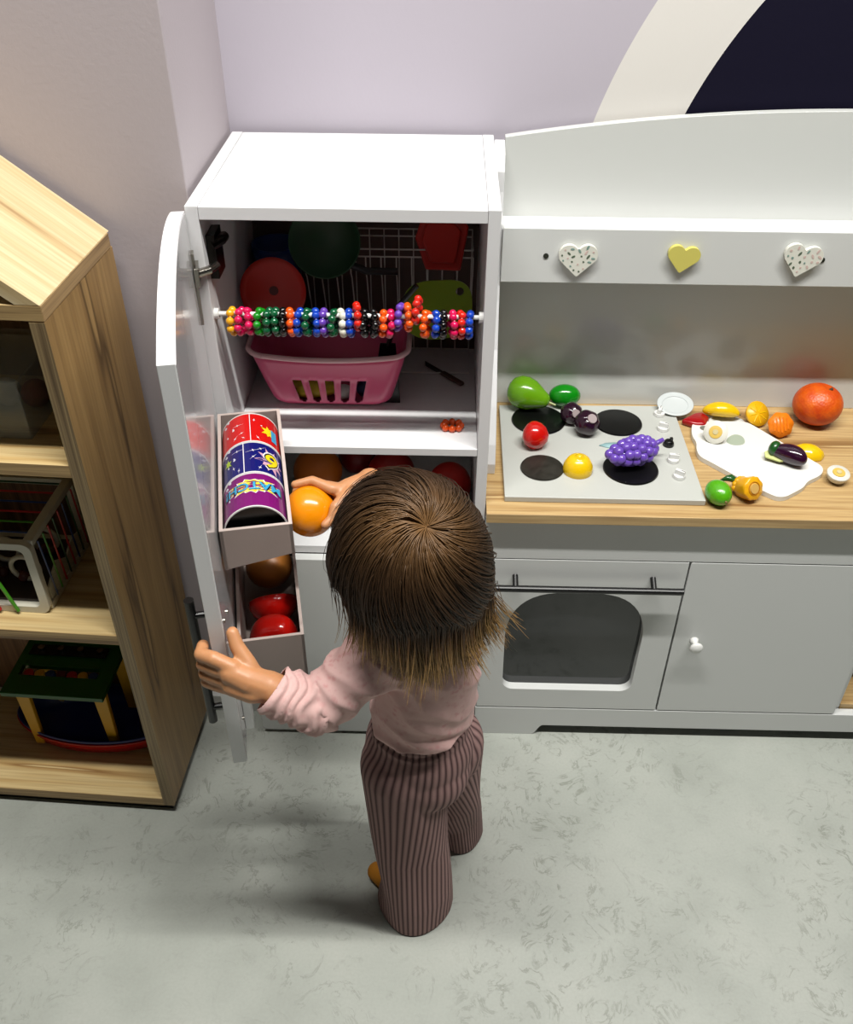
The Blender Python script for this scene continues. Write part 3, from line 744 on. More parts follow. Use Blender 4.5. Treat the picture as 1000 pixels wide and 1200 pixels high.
# white plate leaning on the back board
PW = M('toy_plate_white', (214, 220, 220), .3)
bm = bmesh.new(); lathe(bm, [(0, 0), (.022, 0), (.032, .0035), (.0330, .0045), (.0318, .0055), (.022, .002), (0, .002)], 40, sx=1.0, sy=.80)
r_ = thing('toy_plate', 'small white oval toy plate against the back board by the hob', 'plate', (.7440, .2790, Zt+.0085), (R(22), 0, R(4)))
obj('plate', bm, PW, r_, smooth=True)
bm = bmesh.new(); ring = [(.0235*math.cos(2*math.pi*k/32), .0185*math.sin(2*math.pi*k/32), .0026) for k in range(33)]; tube(bm, ring, .0007, 6, False); obj('ridge', bm, PW, r_)
bm = bmesh.new(); prism(bm, [(-.030, -.006), (-.006, -.020), (.010, -.020), (.022, .004), (.012, .022), (-.004, .016)], 2, 0, .013)
o = simple('toy_chilli', 'dark red toy pepper piece between the white plate and the yellow fruit', 'toy food', (.7800, .2500, Zc), bm, M('wine_red', (170, 14, 24), .22, coat=.3))
bv = o.modifiers.new('b', 'BEVEL'); bv.width = .005; bv.segments = 3
# white plate under the yellow banana piece
bm = bmesh.new(); lathe(bm, [(0, 0), (.022, 0), (.031, .004), (.0320, .0052), (.0305, .006), (.022, .002), (0, .002)], 40, sy=.7)
simple('toy_plate', 'white toy plate partly under the long yellow fruit', 'plate', (.8320, .2480, Zc+.0005), bm, M('toy_plate_white2', (228, 230, 228), .3))
bm = bmesh.new(); ball(bm, (0, 0, 0), .0185, 28, (1.75, .95, .72))
for v in bm.verts: v.co.z -= .004*(v.co.x/.03)**2; v.co.y *= 1-.35*abs(v.co.x/.031)**2
r_, _ = food('toy_banana', 'long yellow toy fruit leaning on a white plate at the back board', 'toy food', (.8230, .2640, Zc+.0215), bm, YELLOW, (R(-24), 0, R(-10)))
bm = bmesh.new(); tube(bm, [(.029, 0, -.004), (.035, -.001, -.006)], .002, 8); obj('stem', bm, M('stem_brown', (120, 96, 40), .6), r_)
# half lemon wedge and half carrot
LEM = M('lemon_flesh', (252, 190, 20), .35); CARR = M('carrot_orange', (252, 134, 20), .35)
bm = bmesh.new(); lathe(bm, [(0, -.020), (.010, -.018), (.018, -.012), (.0225, -.002), (.0225, 0), (0, 0)], 32)
r_, _ = food('toy_lemon_half', 'yellow orange toy citrus half tipped against the orange half', 'toy food', (.8840, .2520, Zc+.0215), bm, LEM, (R(38), R(32), R(-10)))
bm = bmesh.new()
for k in range(8):
    a = 2*math.pi*k/8; tube(bm, [(.003*math.cos(a), .003*math.sin(a), .0004), (.018*math.cos(a), .018*math.sin(a), .0004)], .0008, 5)
obj('segment_line', bm, YELLOW, r_)
bm = bmesh.new(); lathe(bm, [(0, -.020), (.011, -.018), (.018, -.010), (.0215, .000), (.0215, .002), (0, .002)], 32, wob=lambda a, z: 1+.05*math.cos(7*a))
r_, _ = food('toy_carrot_half', 'ridged orange toy piece in front of the citrus half', 'toy food', (.9140, .2180, Zc+.0205), bm, CARR, (R(52), R(-8), R(6)))
for k in range(5):
    bm = bmesh.new(); l = .014-.0022*abs(k-2); tube(bm, [(-.012+.006*k, -l, .0022), (-.012+.006*k, l, .0022)], .0015, 6); obj('ridge', bm, CARR, r_)
# big orange
def peel_mat():
    m, t, b = new_mat('orange_peel')
    b.inputs['Base Color'].default_value = rgb(232, 92, 12); b.inputs['Roughness'].default_value = .42
    tc = t.nodes.new('ShaderNodeTexCoord'); n = t.nodes.new('ShaderNodeTexVoronoi'); n.inputs['Scale'].default_value = 260
    n3 = t.nodes.new('ShaderNodeTexNoise'); n3.inputs['Scale'].default_value = 55; n3.inputs['Detail'].default_value = 4
    for q in (n, n3): t.links.new(tc.outputs['Object'], q.inputs['Vector'])
    h = math_n(t, 'ADD', math_n(t, 'MULTIPLY', n.outputs['Distance'], .5), n3.outputs['Fac'])
    bp = t.nodes.new('ShaderNodeBump'); bp.inputs['Strength'].default_value = .6; bp.inputs['Distance'].default_value = .0016
    t.links.new(h, bp.inputs['Height']); t.links.new(bp.outputs['Normal'], b.inputs['Normal'])
    c = ramp(t, n3.outputs['Fac'], [(.3, lin((214, 66, 8))), (.7, lin((240, 108, 18)))]); t.links.new(c.outputs['Color'], b.inputs['Base Color'])
    return m
bm = bmesh.new(); ball(bm, (0, 0, 0), .0405, 48, (1.04, 1, .90))
for v in bm.verts:
    a = math.atan2(v.co.y, v.co.x); v.co.z -= .004*math.exp(-((v.co.x-.012)**2+(v.co.y+.0)**2)/.00008)*(v.co.z > 0)
r_, _ = food('toy_tangerine', 'large dimpled orange toy fruit against the back board, far right', 'toy food', (.9870, .2620, Zc+.0365), bm, peel_mat())
bm = bmesh.new(); tube(bm, [(.010, -.004, .031), (.016, -.006, .034)], .0016, 6); tube(bm, [(.012, -.002, .031), (.017, -.001, .0335)], .0013, 6); obj('stalk', bm, M('stalk_dark', (60, 44, 20), .6), r_)
# chopping board
cb = thing('chopping_board', 'white toy chopping board lying askew on the worktop right of the hob', 'chopping board', (0, 0, Zc))
Pb = [(.7640, .222), (.7700, .238), (.7840, .2440), (.8600, .2460), (.8720, .2380), (.9430, .1300), (.9560, .1140), (.9540, .0980), (.9420, .0830), (.9200, .0700), (.9080, .0520), (.8920, .0400), (.8700, .0240), (.8500, .0280), (.7760, .1180), (.7600, .1340), (.7590, .1560), (.7640, .1760), (.7600, .1960)]
def smooth_loop(P_, it=3):
    for _ in range(it):
        Q_ = []
        for i in range(len(P_)):
            a, b = P_[i], P_[(i+1) % len(P_)]
            Q_ += [(a[0]*.75+b[0]*.25, a[1]*.75+b[1]*.25), (a[0]*.25+b[0]*.75, a[1]*.25+b[1]*.75)]
        P_ = Q_
    return P_
me = curve_plate([smooth_loop(Pb, 3)], .0085)
link('board', me, M('board_white', (244, 244, 238), .4), cb, .0022, loc=(0, 0, .0045), seg=3)
me = curve_plate([smooth_loop([(.812, .182), (.832, .205), (.848, .198), (.846, .172), (.822, .168)], 2)], .0003)
link('leaf_print', me, M('sage_print', (178, 190, 170), .4), cb, loc=(0, 0, .0091))
me = curve_plate([arc(.7860, .2210, .0075, 0, 345, 20)], .0003)
link('hang_hole', me, M('hole_grey', (120, 122, 110), .6), cb, loc=(0, 0, .0091))
Zb = Zc+.0093
# eggs
EGGW = M('egg_white', (240, 238, 226), .35); YOLK = M('egg_yolk', (226, 190, 90), .45)
def egg(x, y, z, rot, label, r=.0200):
    bm = bmesh.new(); lathe(bm, [(0, -r), (r*.45, -r*.9), (r*.8, -r*.6), (r*.97, -r*.2), (r, 0), (r*.97, .001), (0, .001)], 36)
    r_, _ = food('toy_egg_half', label, 'toy food', (x, y, z), bm, EGGW, rot, 'toy egg halves')
    bm = bmesh.new(); lathe(bm, [(0, 0), (r*.56, 0), (r*.54, .0012), (r*.35, .0015), (0, .0015)], 28); obj('yolk', bm, YOLK, r_, loc=(0, 0, .0011))
    bm = bmesh.new(); lathe(bm, [(0, 0), (r*.24, 0), (r*.22, .0012), (0, .0013)], 16); obj('velcro_dot', bm, M('velcro_pale', (214, 200, 150), .8), r_, loc=(0, 0, .0024))
egg(.7940, .1830, Zb+.0165, (R(48), R(-30), 0), 'toy egg half tipped on its side on the chopping board')
egg(.9700, .0800, Zc+.0180, (R(10), R(0), 0), 'toy egg half standing cut face up on the worktop beside the board', .0180)
# aubergine half
au = thing('toy_aubergine_half', 'dark purple toy aubergine half with green cap on the chopping board', 'toy food', (.9000, .1220, Zb+.0165), (0, 0, R(-32)))
AUB = M('aubergine', (46, 14, 40), .14, coat=.5)
bm = bmesh.new(); ball(bm, (0, 0, 0), .0165, 36, (1.9, 1, .98))
for v in bm.verts:
    s = v.co.x/.031; k = 1+.18*s; v.co.y *= k; v.co.z *= k; v.co.z -= .0
    v.co.y -= .006*(s*s)
obj('flesh', bm, AUB, au, smooth=True)
bm = bmesh.new(); ball(bm, (-.023, -.001, .001), .0135, 24, (.75, 1.0, 1.05)); obj('cap', bm, M('cap_green', (24, 84, 28), .3, coat=.2), au, smooth=True)
bm = bmesh.new(); prism(bm, [(-.022, .001), (-.016, .008), (.006, .006), (.018, -.002), (.006, -.009), (-.018, -.008)], 2, -.0045, -.0005)
obj('cut_face', bm, M('aubergine_flesh', (206, 214, 130), .5), au, .001, loc=(-.014, -.010, -.004), rot=(R(32), 0, R(4)))
# yellow lemon piece
bm = bmesh.new(); lathe(bm, [(0, 0), (.024, 0), (.0245, .003), (.021, .011), (.013, .017), (.005, .0195), (0, .020)], 40, sx=1.12, sy=.85, wob=lambda a, z: 1+.02*math.cos(9*a))
simple('toy_lemon_half', 'yellow toy lemon half lying by the right edge of the chopping board', 'toy food', (.9460, .1560, Zc), bm, YELLOW, (0, 0, R(-10)))
# lime
bm = bmesh.new(); ball(bm, (0, 0, 0), .0195, 32, (1, 1.25, .95)); 
r_, _ = food('toy_lime', 'lime green dimpled toy fruit at the front right corner of the hob', 'toy food', (.7640, .0200, Zc+.0188), bm, M('lime_green', (86, 176, 20), .25, coat=.3, bump=.4, bscale=160), (0, 0, R(15)))
bm = bmesh.new(); tube(bm, [(0, -.023, 0), (0, -.0265, -.001)], .002, 8); obj('stem', bm, M('stem_brown', (120, 96, 40), .6), r_)
# corn / pineapple half
co = thing('toy_pineapple_half', 'yellow knobbly toy half fruit with green leaf and pale cut disc', 'toy food', (.8130, .0330, Zc+.0195), (R(62), 0, R(28)))
bm = bmesh.new(); lathe(bm, [(0, -.022), (.010, -.021), (.0155, -.014), (.0175, -.004), (.0185, .008), (.0185, .012), (.017, .0135), (0, .0135)], 36, wob=lambda a, z: 1+.05*math.cos(8*a+z*400))
obj('flesh', bm, M('pineapple_yellow', (246, 178, 20), .3, coat=.2), co, smooth=True)
bm = bmesh.new(); lathe(bm, [(0, 0), (.0085, 0), (.008, .0018), (0, .002)], 24); obj('cut_disc', bm, M('cut_disc', (222, 178, 96), .6), co, loc=(0, 0, .0135))
bm = bmesh.new(); ring = [(.0105*math.cos(2*math.pi*k/28), .0105*math.sin(2*math.pi*k/28), .0136) for k in range(29)]; tube(bm, ring, .0009, 6, False); obj('ridge', bm, M('ridge_dark', (190, 120, 20), .4), co)
for k in range(5):
    a = R(60+k*28); bm = bmesh.new(); ball(bm, (.012*math.cos(a), .012*math.sin(a), -.016), .006, 12, (1, 1, 1)); obj('knob', bm, M('pineapple_yellow', (0, 0, 0)), co, smooth=True)
bm = bmesh.new()
for a in (-.6, 0, .6): tube(bm, [(-.006, .012, -.018), (-.012+.006*a, .018, -.026), (-.018+.012*a, .016, -.033)], [.004, .005, .001], 8)
obj('leaf', bm, M('cap_green', (24, 84, 28)), co, smooth=True)

# ------------------------------------------------------------------ wooden house shaped bookcase
BA = R(-2.9586)
bc = thing('bookcase', 'house shaped light wood bookcase standing left of the toy fridge', 'bookcase', (-.1245, -.196, 0), (0, 0, BA))
BWd, BD, BT, BH = .66, .226, .0185, .9644
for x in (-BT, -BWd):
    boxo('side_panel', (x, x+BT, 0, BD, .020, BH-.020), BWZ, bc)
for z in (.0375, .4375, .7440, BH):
    xx = 0 if z == BH else .0004
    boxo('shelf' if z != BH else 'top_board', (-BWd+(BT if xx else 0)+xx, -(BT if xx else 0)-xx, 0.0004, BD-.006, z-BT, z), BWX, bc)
boxo('plinth', (-BWd+.01, -.008, .008, BD-.008, 0, .0188), BLACKP, bc, 0)
boxo('back_panel', (-BWd+BT, -BT, BD-.005, BD, .03, BH-.01), wood('bookcase_back', (150, 110, 78), (130, 92, 62), (90, 60, 40), 2), bc, 0)
th = R(38)
bm = bmesh.new(); c, s = math.cos(th), math.sin(th)
for sg in (1, -1):
    x_e = 0 if sg == 1 else -BWd
    P4 = [(x_e, BH+.0005), (x_e-sg*BT/s*1.0, BH+.0005), (-BWd/2, BH+.0005+(BWd/2-BT/s)*s/c), (-BWd/2, BH+.0005+BWd/2*s/c)]
    bm = bmesh.new(); prism(bm, P4, 1, 0, BD)
    obj('roof_board', bm, wood('roof_wood_%s' % ('right' if sg == 1 else 'left'), (230, 210, 168), (212, 186, 138), (172, 138, 94), 0, lines=.3, turn=-sg*th), bc, .0006)
# front edge strips (edge banding shows the fine lines)
boxo('edge_band', (-BT, 0, -.0008, -.0001, .020, BH-.0205), wood('edge_band_z', (170, 146, 104), (140, 116, 80), (92, 72, 48), 2, fine=3.2, lines=.7), bc, 0)
EBX = wood('edge_band_x', (196, 164, 112), (168, 136, 88), (112, 84, 52), 0, fine=2.2, lines=.6)
for z in (.0375, .4375, .7440): boxo('edge_band', (-BWd+BT, -BT-.0004, -.0006, 0, z-BT, z), EBX, bc, 0)
boxo('edge_band', (-BWd, 0, -.0006, 0, BH-BT, BH), EBX, bc, 0)
boxo('edge_band', (.00005, .0006, 0, BD-.006, BH-BT, BH), BWY, bc, 0)

# --- clear box with balls on the top shelf (bookcase local coordinates through a helper)
def bcw(u, v, z): return Vector((-.1245+u*math.cos(BA)-v*math.sin(BA), -.196+u*math.sin(BA)+v*math.cos(BA), z))
CLEAR, t_, b_ = new_mat('clear_plastic')
b_.inputs['Base Color'].default_value = (.6, .66, .66, 1); b_.inputs['Roughness'].default_value = .12; b_.inputs['Alpha'].default_value = .16
cbx = thing('clear_box', 'clear plastic box with lid on the top shelf of the bookcase', 'storage box', bcw(-.145, .115, .7442), (0, 0, BA))
bm = bmesh.new(); q = [(-.165, .16, -.06, .07)]
x0_, x1_, y0_, y1_ = -.165, .055, -.06, .07
for b_ in ((x0_, x1_, y0_, y0_+.002, 0, .085), (x0_, x1_, y1_-.002, y1_, 0, .085), (x0_, x0_+.002, y0_+.002, y1_-.002, 0, .085), (x1_-.002, x1_, y0_+.002, y1_-.002, 0, .085), (x0_, x1_, y0_, y1_, 0, .002)): box(bm, *b_)
obj('box_body', bm, CLEAR, cbx)
bm = bmesh.new(); box(bm, x0_-.004, x1_+.004, y0_-.004, y1_+.004, .0855, .0925); obj('lid', bm, CLEAR, cbx, .002)
bm = bmesh.new(); box(bm, -.045, -.02, y0_-.008, y0_-.004, .072, .092); obj('clasp', bm, M('clasp_grey', (150, 156, 156), .3), cbx, .001)
for (u, n_, lab, c_) in ((-.1535, 'yarn_ball', 'pale grey yarn ball in the clear box on the bookcase', (196, 190, 176)), (-.1975, 'yarn_ball', 'dark green yarn ball in the clear box on the bookcase', (50, 76, 56)), (-.1120, 'yarn_ball', 'deep red ball at the right in the clear box', (110, 20, 28)), (-.2410, 'yarn_ball', 'blue ball at the left in the clear box', (50, 60, 110))):
    bm = bmesh.new(); bmesh.ops.create_icosphere(bm, subdivisions=4, radius=.0195)
    for v in bm.verts: v.co *= 1+.05*noise.noise(v.co*260)
    o = obj(n_, bm, M('yarn_'+str(c_[0]), c_, .85), None, smooth=True, loc=bcw(u, .135, .7465+.0205)); tag(o, lab, 'ball', 'balls in the clear box')

# --- white cage game with coloured sticks
cg = thing('stick_game', 'white framed game box threaded with coloured sticks on the middle shelf', 'toy', bcw(-.133, .038, .4377), (0, 0, BA))
CW, CD_, CH = .20, .165, .135
cream = M('cream_plastic', (226, 222, 204), .3)
def frame_loop(pts, r_):
    bm = bmesh.new(); tube(bm, pts+[pts[0]], r_, 8, False); return bm
def rp3(x0, x1, z0, z1, y, r_=.016):
    return [(a, y, b) for a, b in rrect(x0, x1, z0, z1, r_, 4)]
for y, nm in ((.006, 'front'), (CD_, 'back')):
    me = curve_plate([rrect(-CW, 0, 0, CH, .014, 5), rrect(-CW+.013, -.013, .012, CH-.012, .010, 5)], .012)
    o = link('frame', me, cream, cg, .003, loc=(0, y, 0), rot=(R(90), 0, 0))
for (x, z) in ((-.0075, CH-.006), (-.0075, .006), (-CW+.0075, CH-.006), (-CW+.0075, .006)):
    boxo('rail', (x-.0072, x+.0072, .010, CD_-.004, z-.006, z+.006), cream, cg, .002)
SC_ = [M('stick_green', (70, 150, 30), .3), M('stick_red', (190, 30, 34), .3), M('stick_blue', (30, 60, 120), .3), M('stick_darkgreen', (24, 80, 40), .3)]
def stick(a, b, c_, r_=.0017):
    bm = bmesh.new(); tube(bm, [a, b], r_, 8); obj('stick', bm, SC_[c_], cg)
stick((-.080, -.004, CH-.01), (-.048, -.004, .006), 0, .0028); stick((-.110, -.004, CH-.025), (-.076, -.004, .006), 1, .0028); stick((-.150, -.004, CH-.01), (-.130, -.004, .006), 2, .0028)
for k in range(6): stick((-CW+.01, .03+k*.024, CH-.002), (-.012, .03+k*.024, CH-.002), (2, 0, 1, 2, 1, 3)[k], .0015)
for k in range(8): stick((.0015, .022+k*.018, CH-.010), (.0015, .030+k*.018, .012), (2, 0, 1, 3, 1, 2, 3, 1)[k], .0015)
bm = bmesh.new()
for (x, y) in ((-.05, .05), (-.10, .09), (-.15, .05), (-.05, .12)):
    tube(bm, [(x+.022*math.cos(2*math.pi*k/20), y, .045+.022*math.sin(2*math.pi*k/20)) for k in range(21)], .004, 6, False)
obj('inner_wheel', bm, cream, cg, smooth=True)
bm = bmesh.new(); prism(bm, [(.02, .012), (.155, .012), (.155, .04), (.12, .05), (.09, .035), (.06, .055), (.02, .035)], 0, -.006, -.003); obj('lower_panel', bm, cream, cg)
bm = bmesh.new(); box(bm, -CW+.01, -.01, .012, CD_-.01, .012, .016); obj('floor_plate', bm, M('dark_tray', (60, 50, 46), .5), cg)
bm = bmesh.new()
rr_ = random.Random(4)
for k in range(10): ball(bm, (rr_.uniform(-.17, -.03), rr_.uniform(.03, .14), .025), .009, 12)
o = obj('marbles', bm, M('marble_mixed', (120, 60, 50), .2, vary=.8, bscale=100), cg, smooth=True); o['kind'] = 'stuff'

# --- red and blue tub with the hammer bench on the bottom shelf
tb = thing('toy_tub', 'oval red plastic tub with blue inside on the bottom shelf of the bookcase', 'tub', bcw(-.176, .1465, .0377), (0, 0, BA))
def tub(sx, sy, mat, name, prof):
    bm = bmesh.new(); lathe(bm, prof, 56, sx=sx, sy=sy); return obj(name, bm, mat, tb, smooth=True)
tub(1, .46, M('tub_red', (206, 20, 22), .25, coat=.2), 'tub_body', [(0, 0), (.118, 0), (.140, .006), (.153, .030), (.154, .034), (.147, .033), (.130, .012), (.10, .006), (0, .006)])
tub(1, .46, M('tub_blue', (20, 40, 120), .3), 'tub_rim', [(.1500, .0345), (.1520, .041), (.149, .042), (.143, .036), (.128, .016), (.10, .0075), (0, .0075)])
hbn = thing('hammer_bench', 'green topped toy hammer bench with yellow legs standing in the tub', 'toy', bcw(-.186, .140, .0377+.0085), (0, 0, BA))
TG = M('bench_green', (20, 96, 26), .3, coat=.2); TY = M('bench_yellow', (226, 168, 24), .35)
bm = bmesh.new()
me = curve_plate([[(-.115, -.062), (.066, -.062), (.066, .066), (-.115, .066)], [(-.10, -.018), (.040, -.018), (.040, .004), (-.10, .004)]], .010)
link('bench_top', me, TG, hbn, .0015, loc=(0, 0, .147))
bm = bmesh.new(); box(bm, -.105, .045, -.022, .010, .120, .128); obj('peg_tray', bm, M('dark_tray', (60, 50, 46), .5), hbn)
cols = ['stick_red', 'bench_yellow', 'stick_blue', 'dark_red', 'stick_red', 'bench_yellow', 'stick_blue']
for k in range(7):
    bm = bmesh.new(); tube(bm, [(0, 0, 0), (0, 0, .018)], .0088, 16)
    obj('peg', bm, MATS[cols[k]], hbn, .002, loc=(-.088+k*.0195, -.007, .1285))
for x in (-.088, .052):
    bm = bmesh.new(); prism(bm, [(x-.012, .1418), (x+.013, .1418), (x+.010, .0), (x-.006, .0)], 1, -.048, -.038)
    obj('leg', bm, TY, hbn, .002)
    bm = bmesh.new(); prism(bm, [(x-.012, .1418), (x+.013, .1418), (x+.010, .0), (x-.006, .0)], 1, .046, .056)
    obj('leg', bm, TY, hbn, .002)
for k in range(4):
    bm = bmesh.new(); tube(bm, [(-.08+.036*k, .040, .1562), (-.08+.036*k, .040, .162)], .006, 12); obj('bolt', bm, CHROME, hbn)
boxo('xylophone', (-.10, .04, .028, .052, .1525, .156), BLACKP, hbn, .001)
bm = bmesh.new(); tube(bm, [(0, 0, 0), (.004, .002, .05), (.006, .004, .09)], [.013, .010, .013], 14)
simple('toy_skittle', 'dark red toy skittle standing in the right end of the tub', 'toy', bcw(-.086, .135, .0377+.0165), bm, MATS['dark_red'])

# ------------------------------------------------------------------ the child
def blob(chains, vox, smooth_it=4, ells=()):
    """union of tapered limbs and ellipsoids as ONE remeshed surface"""
    bm = bmesh.new()
    for ch in chains:
        for (p0, r0), (p1, r1) in zip(ch, ch[1:]):
            p0, p1 = Vector(p0), Vector(p1); L_ = (p1-p0).length; n = max(2, int(L_/(.22*min(r0, r1)))+1)
            for k in range(n+1):
                t = k/n; q = bmesh.ops.create_icosphere(bm, subdivisions=3 if max(r0, r1) > .02 else 2, radius=r0+(r1-r0)*t)['verts']
                c_ = p0.lerp(p1, t)
                for v in q: v.co += c_
    for (c_, rad, rot) in ells:
        q = bmesh.ops.create_icosphere(bm, subdivisions=4, radius=1)['verts']
        for v in q: v.co = (rot @ Vector((v.co.x*rad[0], v.co.y*rad[1], v.co.z*rad[2])))+Vector(c_)
    me = bpy.data.meshes.new('b'); bm.to_mesh(me); bm.free()
    o = bpy.data.objects.new('b', me); COL.objects.link(o)
    m = o.modifiers.new('r', 'REMESH'); m.mode = 'VOXEL'; m.voxel_size = vox
    s = o.modifiers.new('s', 'SMOOTH'); s.factor = .5; s.iterations = smooth_it
    out = bake(o); bpy.data.objects.remove(o); bpy.data.meshes.remove(me)
    for p_ in out.polygons: p_.use_smooth = True
    return out
F = Vector((-.57, .82, 0)).normalized(); Lf = Vector((-F.y, F.x, 0)); UP = Vector((0, 0, 1))   # facing, the child's left
HC = Vector((.298, -.370, .746))
RH = Matrix((F, Lf, UP)).transposed()                 # local (forward, left, up) -> world
# slight nod forward
NOD = Matrix.Rotation(R(-6), 3, Lf)
RHn = NOD @ RH
def hd(f, l, u): return HC+RHn @ Vector((f, l, u))
PO = Vector((.33, -.31, 0))
child = thing('person', 'toddler in pink top and ribbed mauve trousers reaching into the toy fridge', 'person', PO)
def child_part(name, me, mat, par=child):
    for v in me.vertices: v.co -= PO
    o = bpy.data.objects.new(name, me); COL.objects.link(o); me.materials.clear(); me.materials.append(mat); o.parent = par
    return o
SKIN = M('skin', (208, 148, 102), .45, sss=.25, bump=.05, bscale=500)
pel = Vector((.310, -.332, .385)); chest = Vector((.318, -.338, .55)); neck = Vector((.308, -.350, .632))
shl = Vector((.252, -.380, .598)); shr = Vector((.362, -.285, .585))
elL = Vector((.190, -.424, .563)); G = dpt
wrL = G(.440, .044, .592)
elR = Vector((.335, -.180, .585)); B = Vector((.1545, -.165, .655)); BR_ = .0350
def bp_(a, b, c_): return B+Vector((1, 0, 0))*a+Vector((0, .61, .79))*b+Vector((0, -.79, .61))*c_
wrR = bp_(.080, .042, -.008)
fz = [.634, .6175, .601, .587]
chains = [
    [(neck, .030), (hd(-.012, 0, -.055), .034)], [(chest, .055), (neck, .032)], [(pel, .055), (chest, .055)],
    [(chest+UP*.03, .04), (shl, .028), (elL, .023), (G(.445, .060, .580), .0215), (wrL, .0195)],
    [(chest+UP*.03, .04), (shr, .028), (elR, .022), (wrR, .0185)],
    # left palm and fingers round the door edge
    [(wrL, .0195), (G(.438, .022, .606), .0175), (G(.432, .004, .616), .0155)],
    [(wrL, .0185), (G(.442, .026, .592), .0165), (G(.434, .004, .598), .0150)],
]
for k, z in enumerate(fz):
    rr = (.0084, .0084, .0080, .0072)[k]
    chains.append([(G(.432, .006, z-.010+.003*k), .0095), (G(.424, -.014, z), rr*1.1), (G(.413, -.029, z-.002), rr), (G(.396, -.0270, z-.005), rr*.92)])
chains.append([(G(.438, .034, .594), .0125), (G(.424, .024, .618), .0105), (G(.4100, .013, .635), .0092), (G(.400, .0095, .648), .0078)])
# right hand over the orange
q = BR_+.0055
def onb(a, b, c_, r_):
    v = Vector((a, b, c_)).normalized()*(BR_+r_+.0004); return bp_(*v)
chains += [
    [(wrR, .0165), (bp_(.052, .030, -.004), .0165), (bp_(.040, .026, -.006), .0140)],
    [(bp_(.046, .028, 0), .012), (onb(.028, .028, .010, .009), .0085), (onb(.003, .040, .006, .0068), .0066), (onb(-.017, .030, .006, .006), .0058)],
    [(bp_(.042, .028, -.008), .011), (onb(.022, .030, -.008, .008), .0078), (onb(-.004, .036, -.014, .0068), .0066), (onb(-.020, .022, -.018, .006), .0056)],
    [(bp_(.044, .022, -.014), .011), (onb(.026, .020, -.024, .008), .0076), (onb(.004, .020, -.034, .0066), .0064), (onb(-.012, .008, -.034, .006), .0054)],
    [(bp_(.044, .014, -.018), .010), (onb(.030, .004, -.026, .007), .0070), (onb(.014, -.004, -.034, .006), .0058), (onb(.0, -.010, -.034, .0055), .0050)],
    [(bp_(.056, .026, .006), .0120), (onb(.036, .006, .022, .0090), .0085), (onb(.030, -.008, .022, .0075), .0074), (onb(.022, -.016, .026, .0062), .0060)],
]
# legs under the trousers
hipL = Vector((.285, -.352, .350)); hipR = Vector((.345, -.312, .350))
footL = Vector((.275, -.345, .036)); footR = Vector((.376, -.230, .036)); kneL = Vector((.292, -.352, .20)); kneR = Vector((.362, -.285, .20))
chains += [[(pel, .060), (hipL, .050), (kneL, .034), (footL, .024)], [(pel, .060), (hipR, .050), (kneR, .034), (footR, .024)]]
ells = [(HC, (.083, .071, .090), RHn), (hd(.028, 0, -.030), (.052, .050, .052), RHn), (hd(.050, .026, -.028), (.026, .024, .026), RHn), (hd(.050, -.026, -.028), (.026, .024, .026), RHn),
        (hd(.0815, 0, -.016), (.010, .009, .008), RHn), (hd(.060, 0, -.066), (.020, .020, .016), RHn), (hd(.040, 0, .035), (.045, .052, .045), RHn),
        (hd(.077, 0, -.046), (.008, .013, .0045), RHn), (hd(.0755, 0, -.053), (.008, .011, .005), RHn),
        (hd(-.004, .074, -.012), (.014, .007, .021), RHn), (hd(-.004, -.074, -.012), (.014, .007, .021), RHn)]
me = blob(chains, .0022, 2, ells)
body = child_part('body', me, SKIN)
for s_ in (1, -1):
    bm = bmesh.new(); ball(bm, (0, 0, 0), .0095, 20); me_ = bpy.data.meshes.new('eye'); 
    for v in bm.verts: v.co += hd(.0705, s_*.029, .004)
    bm.to_mesh(me_); bm.free(); o = child_part('eye', me_, M('eye_white', (235, 232, 226), .1))
    for p_ in me_.polygons: p_.use_smooth = True
    bm = bmesh.new(); ball(bm, (0, 0, 0), .0052, 16); me_ = bpy.data.meshes.new('iris')
    for v in bm.verts: v.co += hd(.0755, s_*.029, .003)
    bm.to_mesh(me_); bm.free(); q_ = bpy.data.objects.new('iris', me_)
    for v in me_.vertices: v.co -= PO
    COL.objects.link(q_); me_.materials.append(M('iris_brown', (50, 30, 20), .1)); q_.parent = o
bm = bmesh.new(); ball(bm, (0, 0, 0), 1, 20)
for v in bm.verts: v.co = hd(.0805+v.co.x*.004, v.co.y*.013, -.0490+v.co.z*.0035)
me_ = bpy.data.meshes.new('lips'); bm.to_mesh(me_); bm.free(); child_part('lips', me_, M('lips', (190, 100, 96), .4))

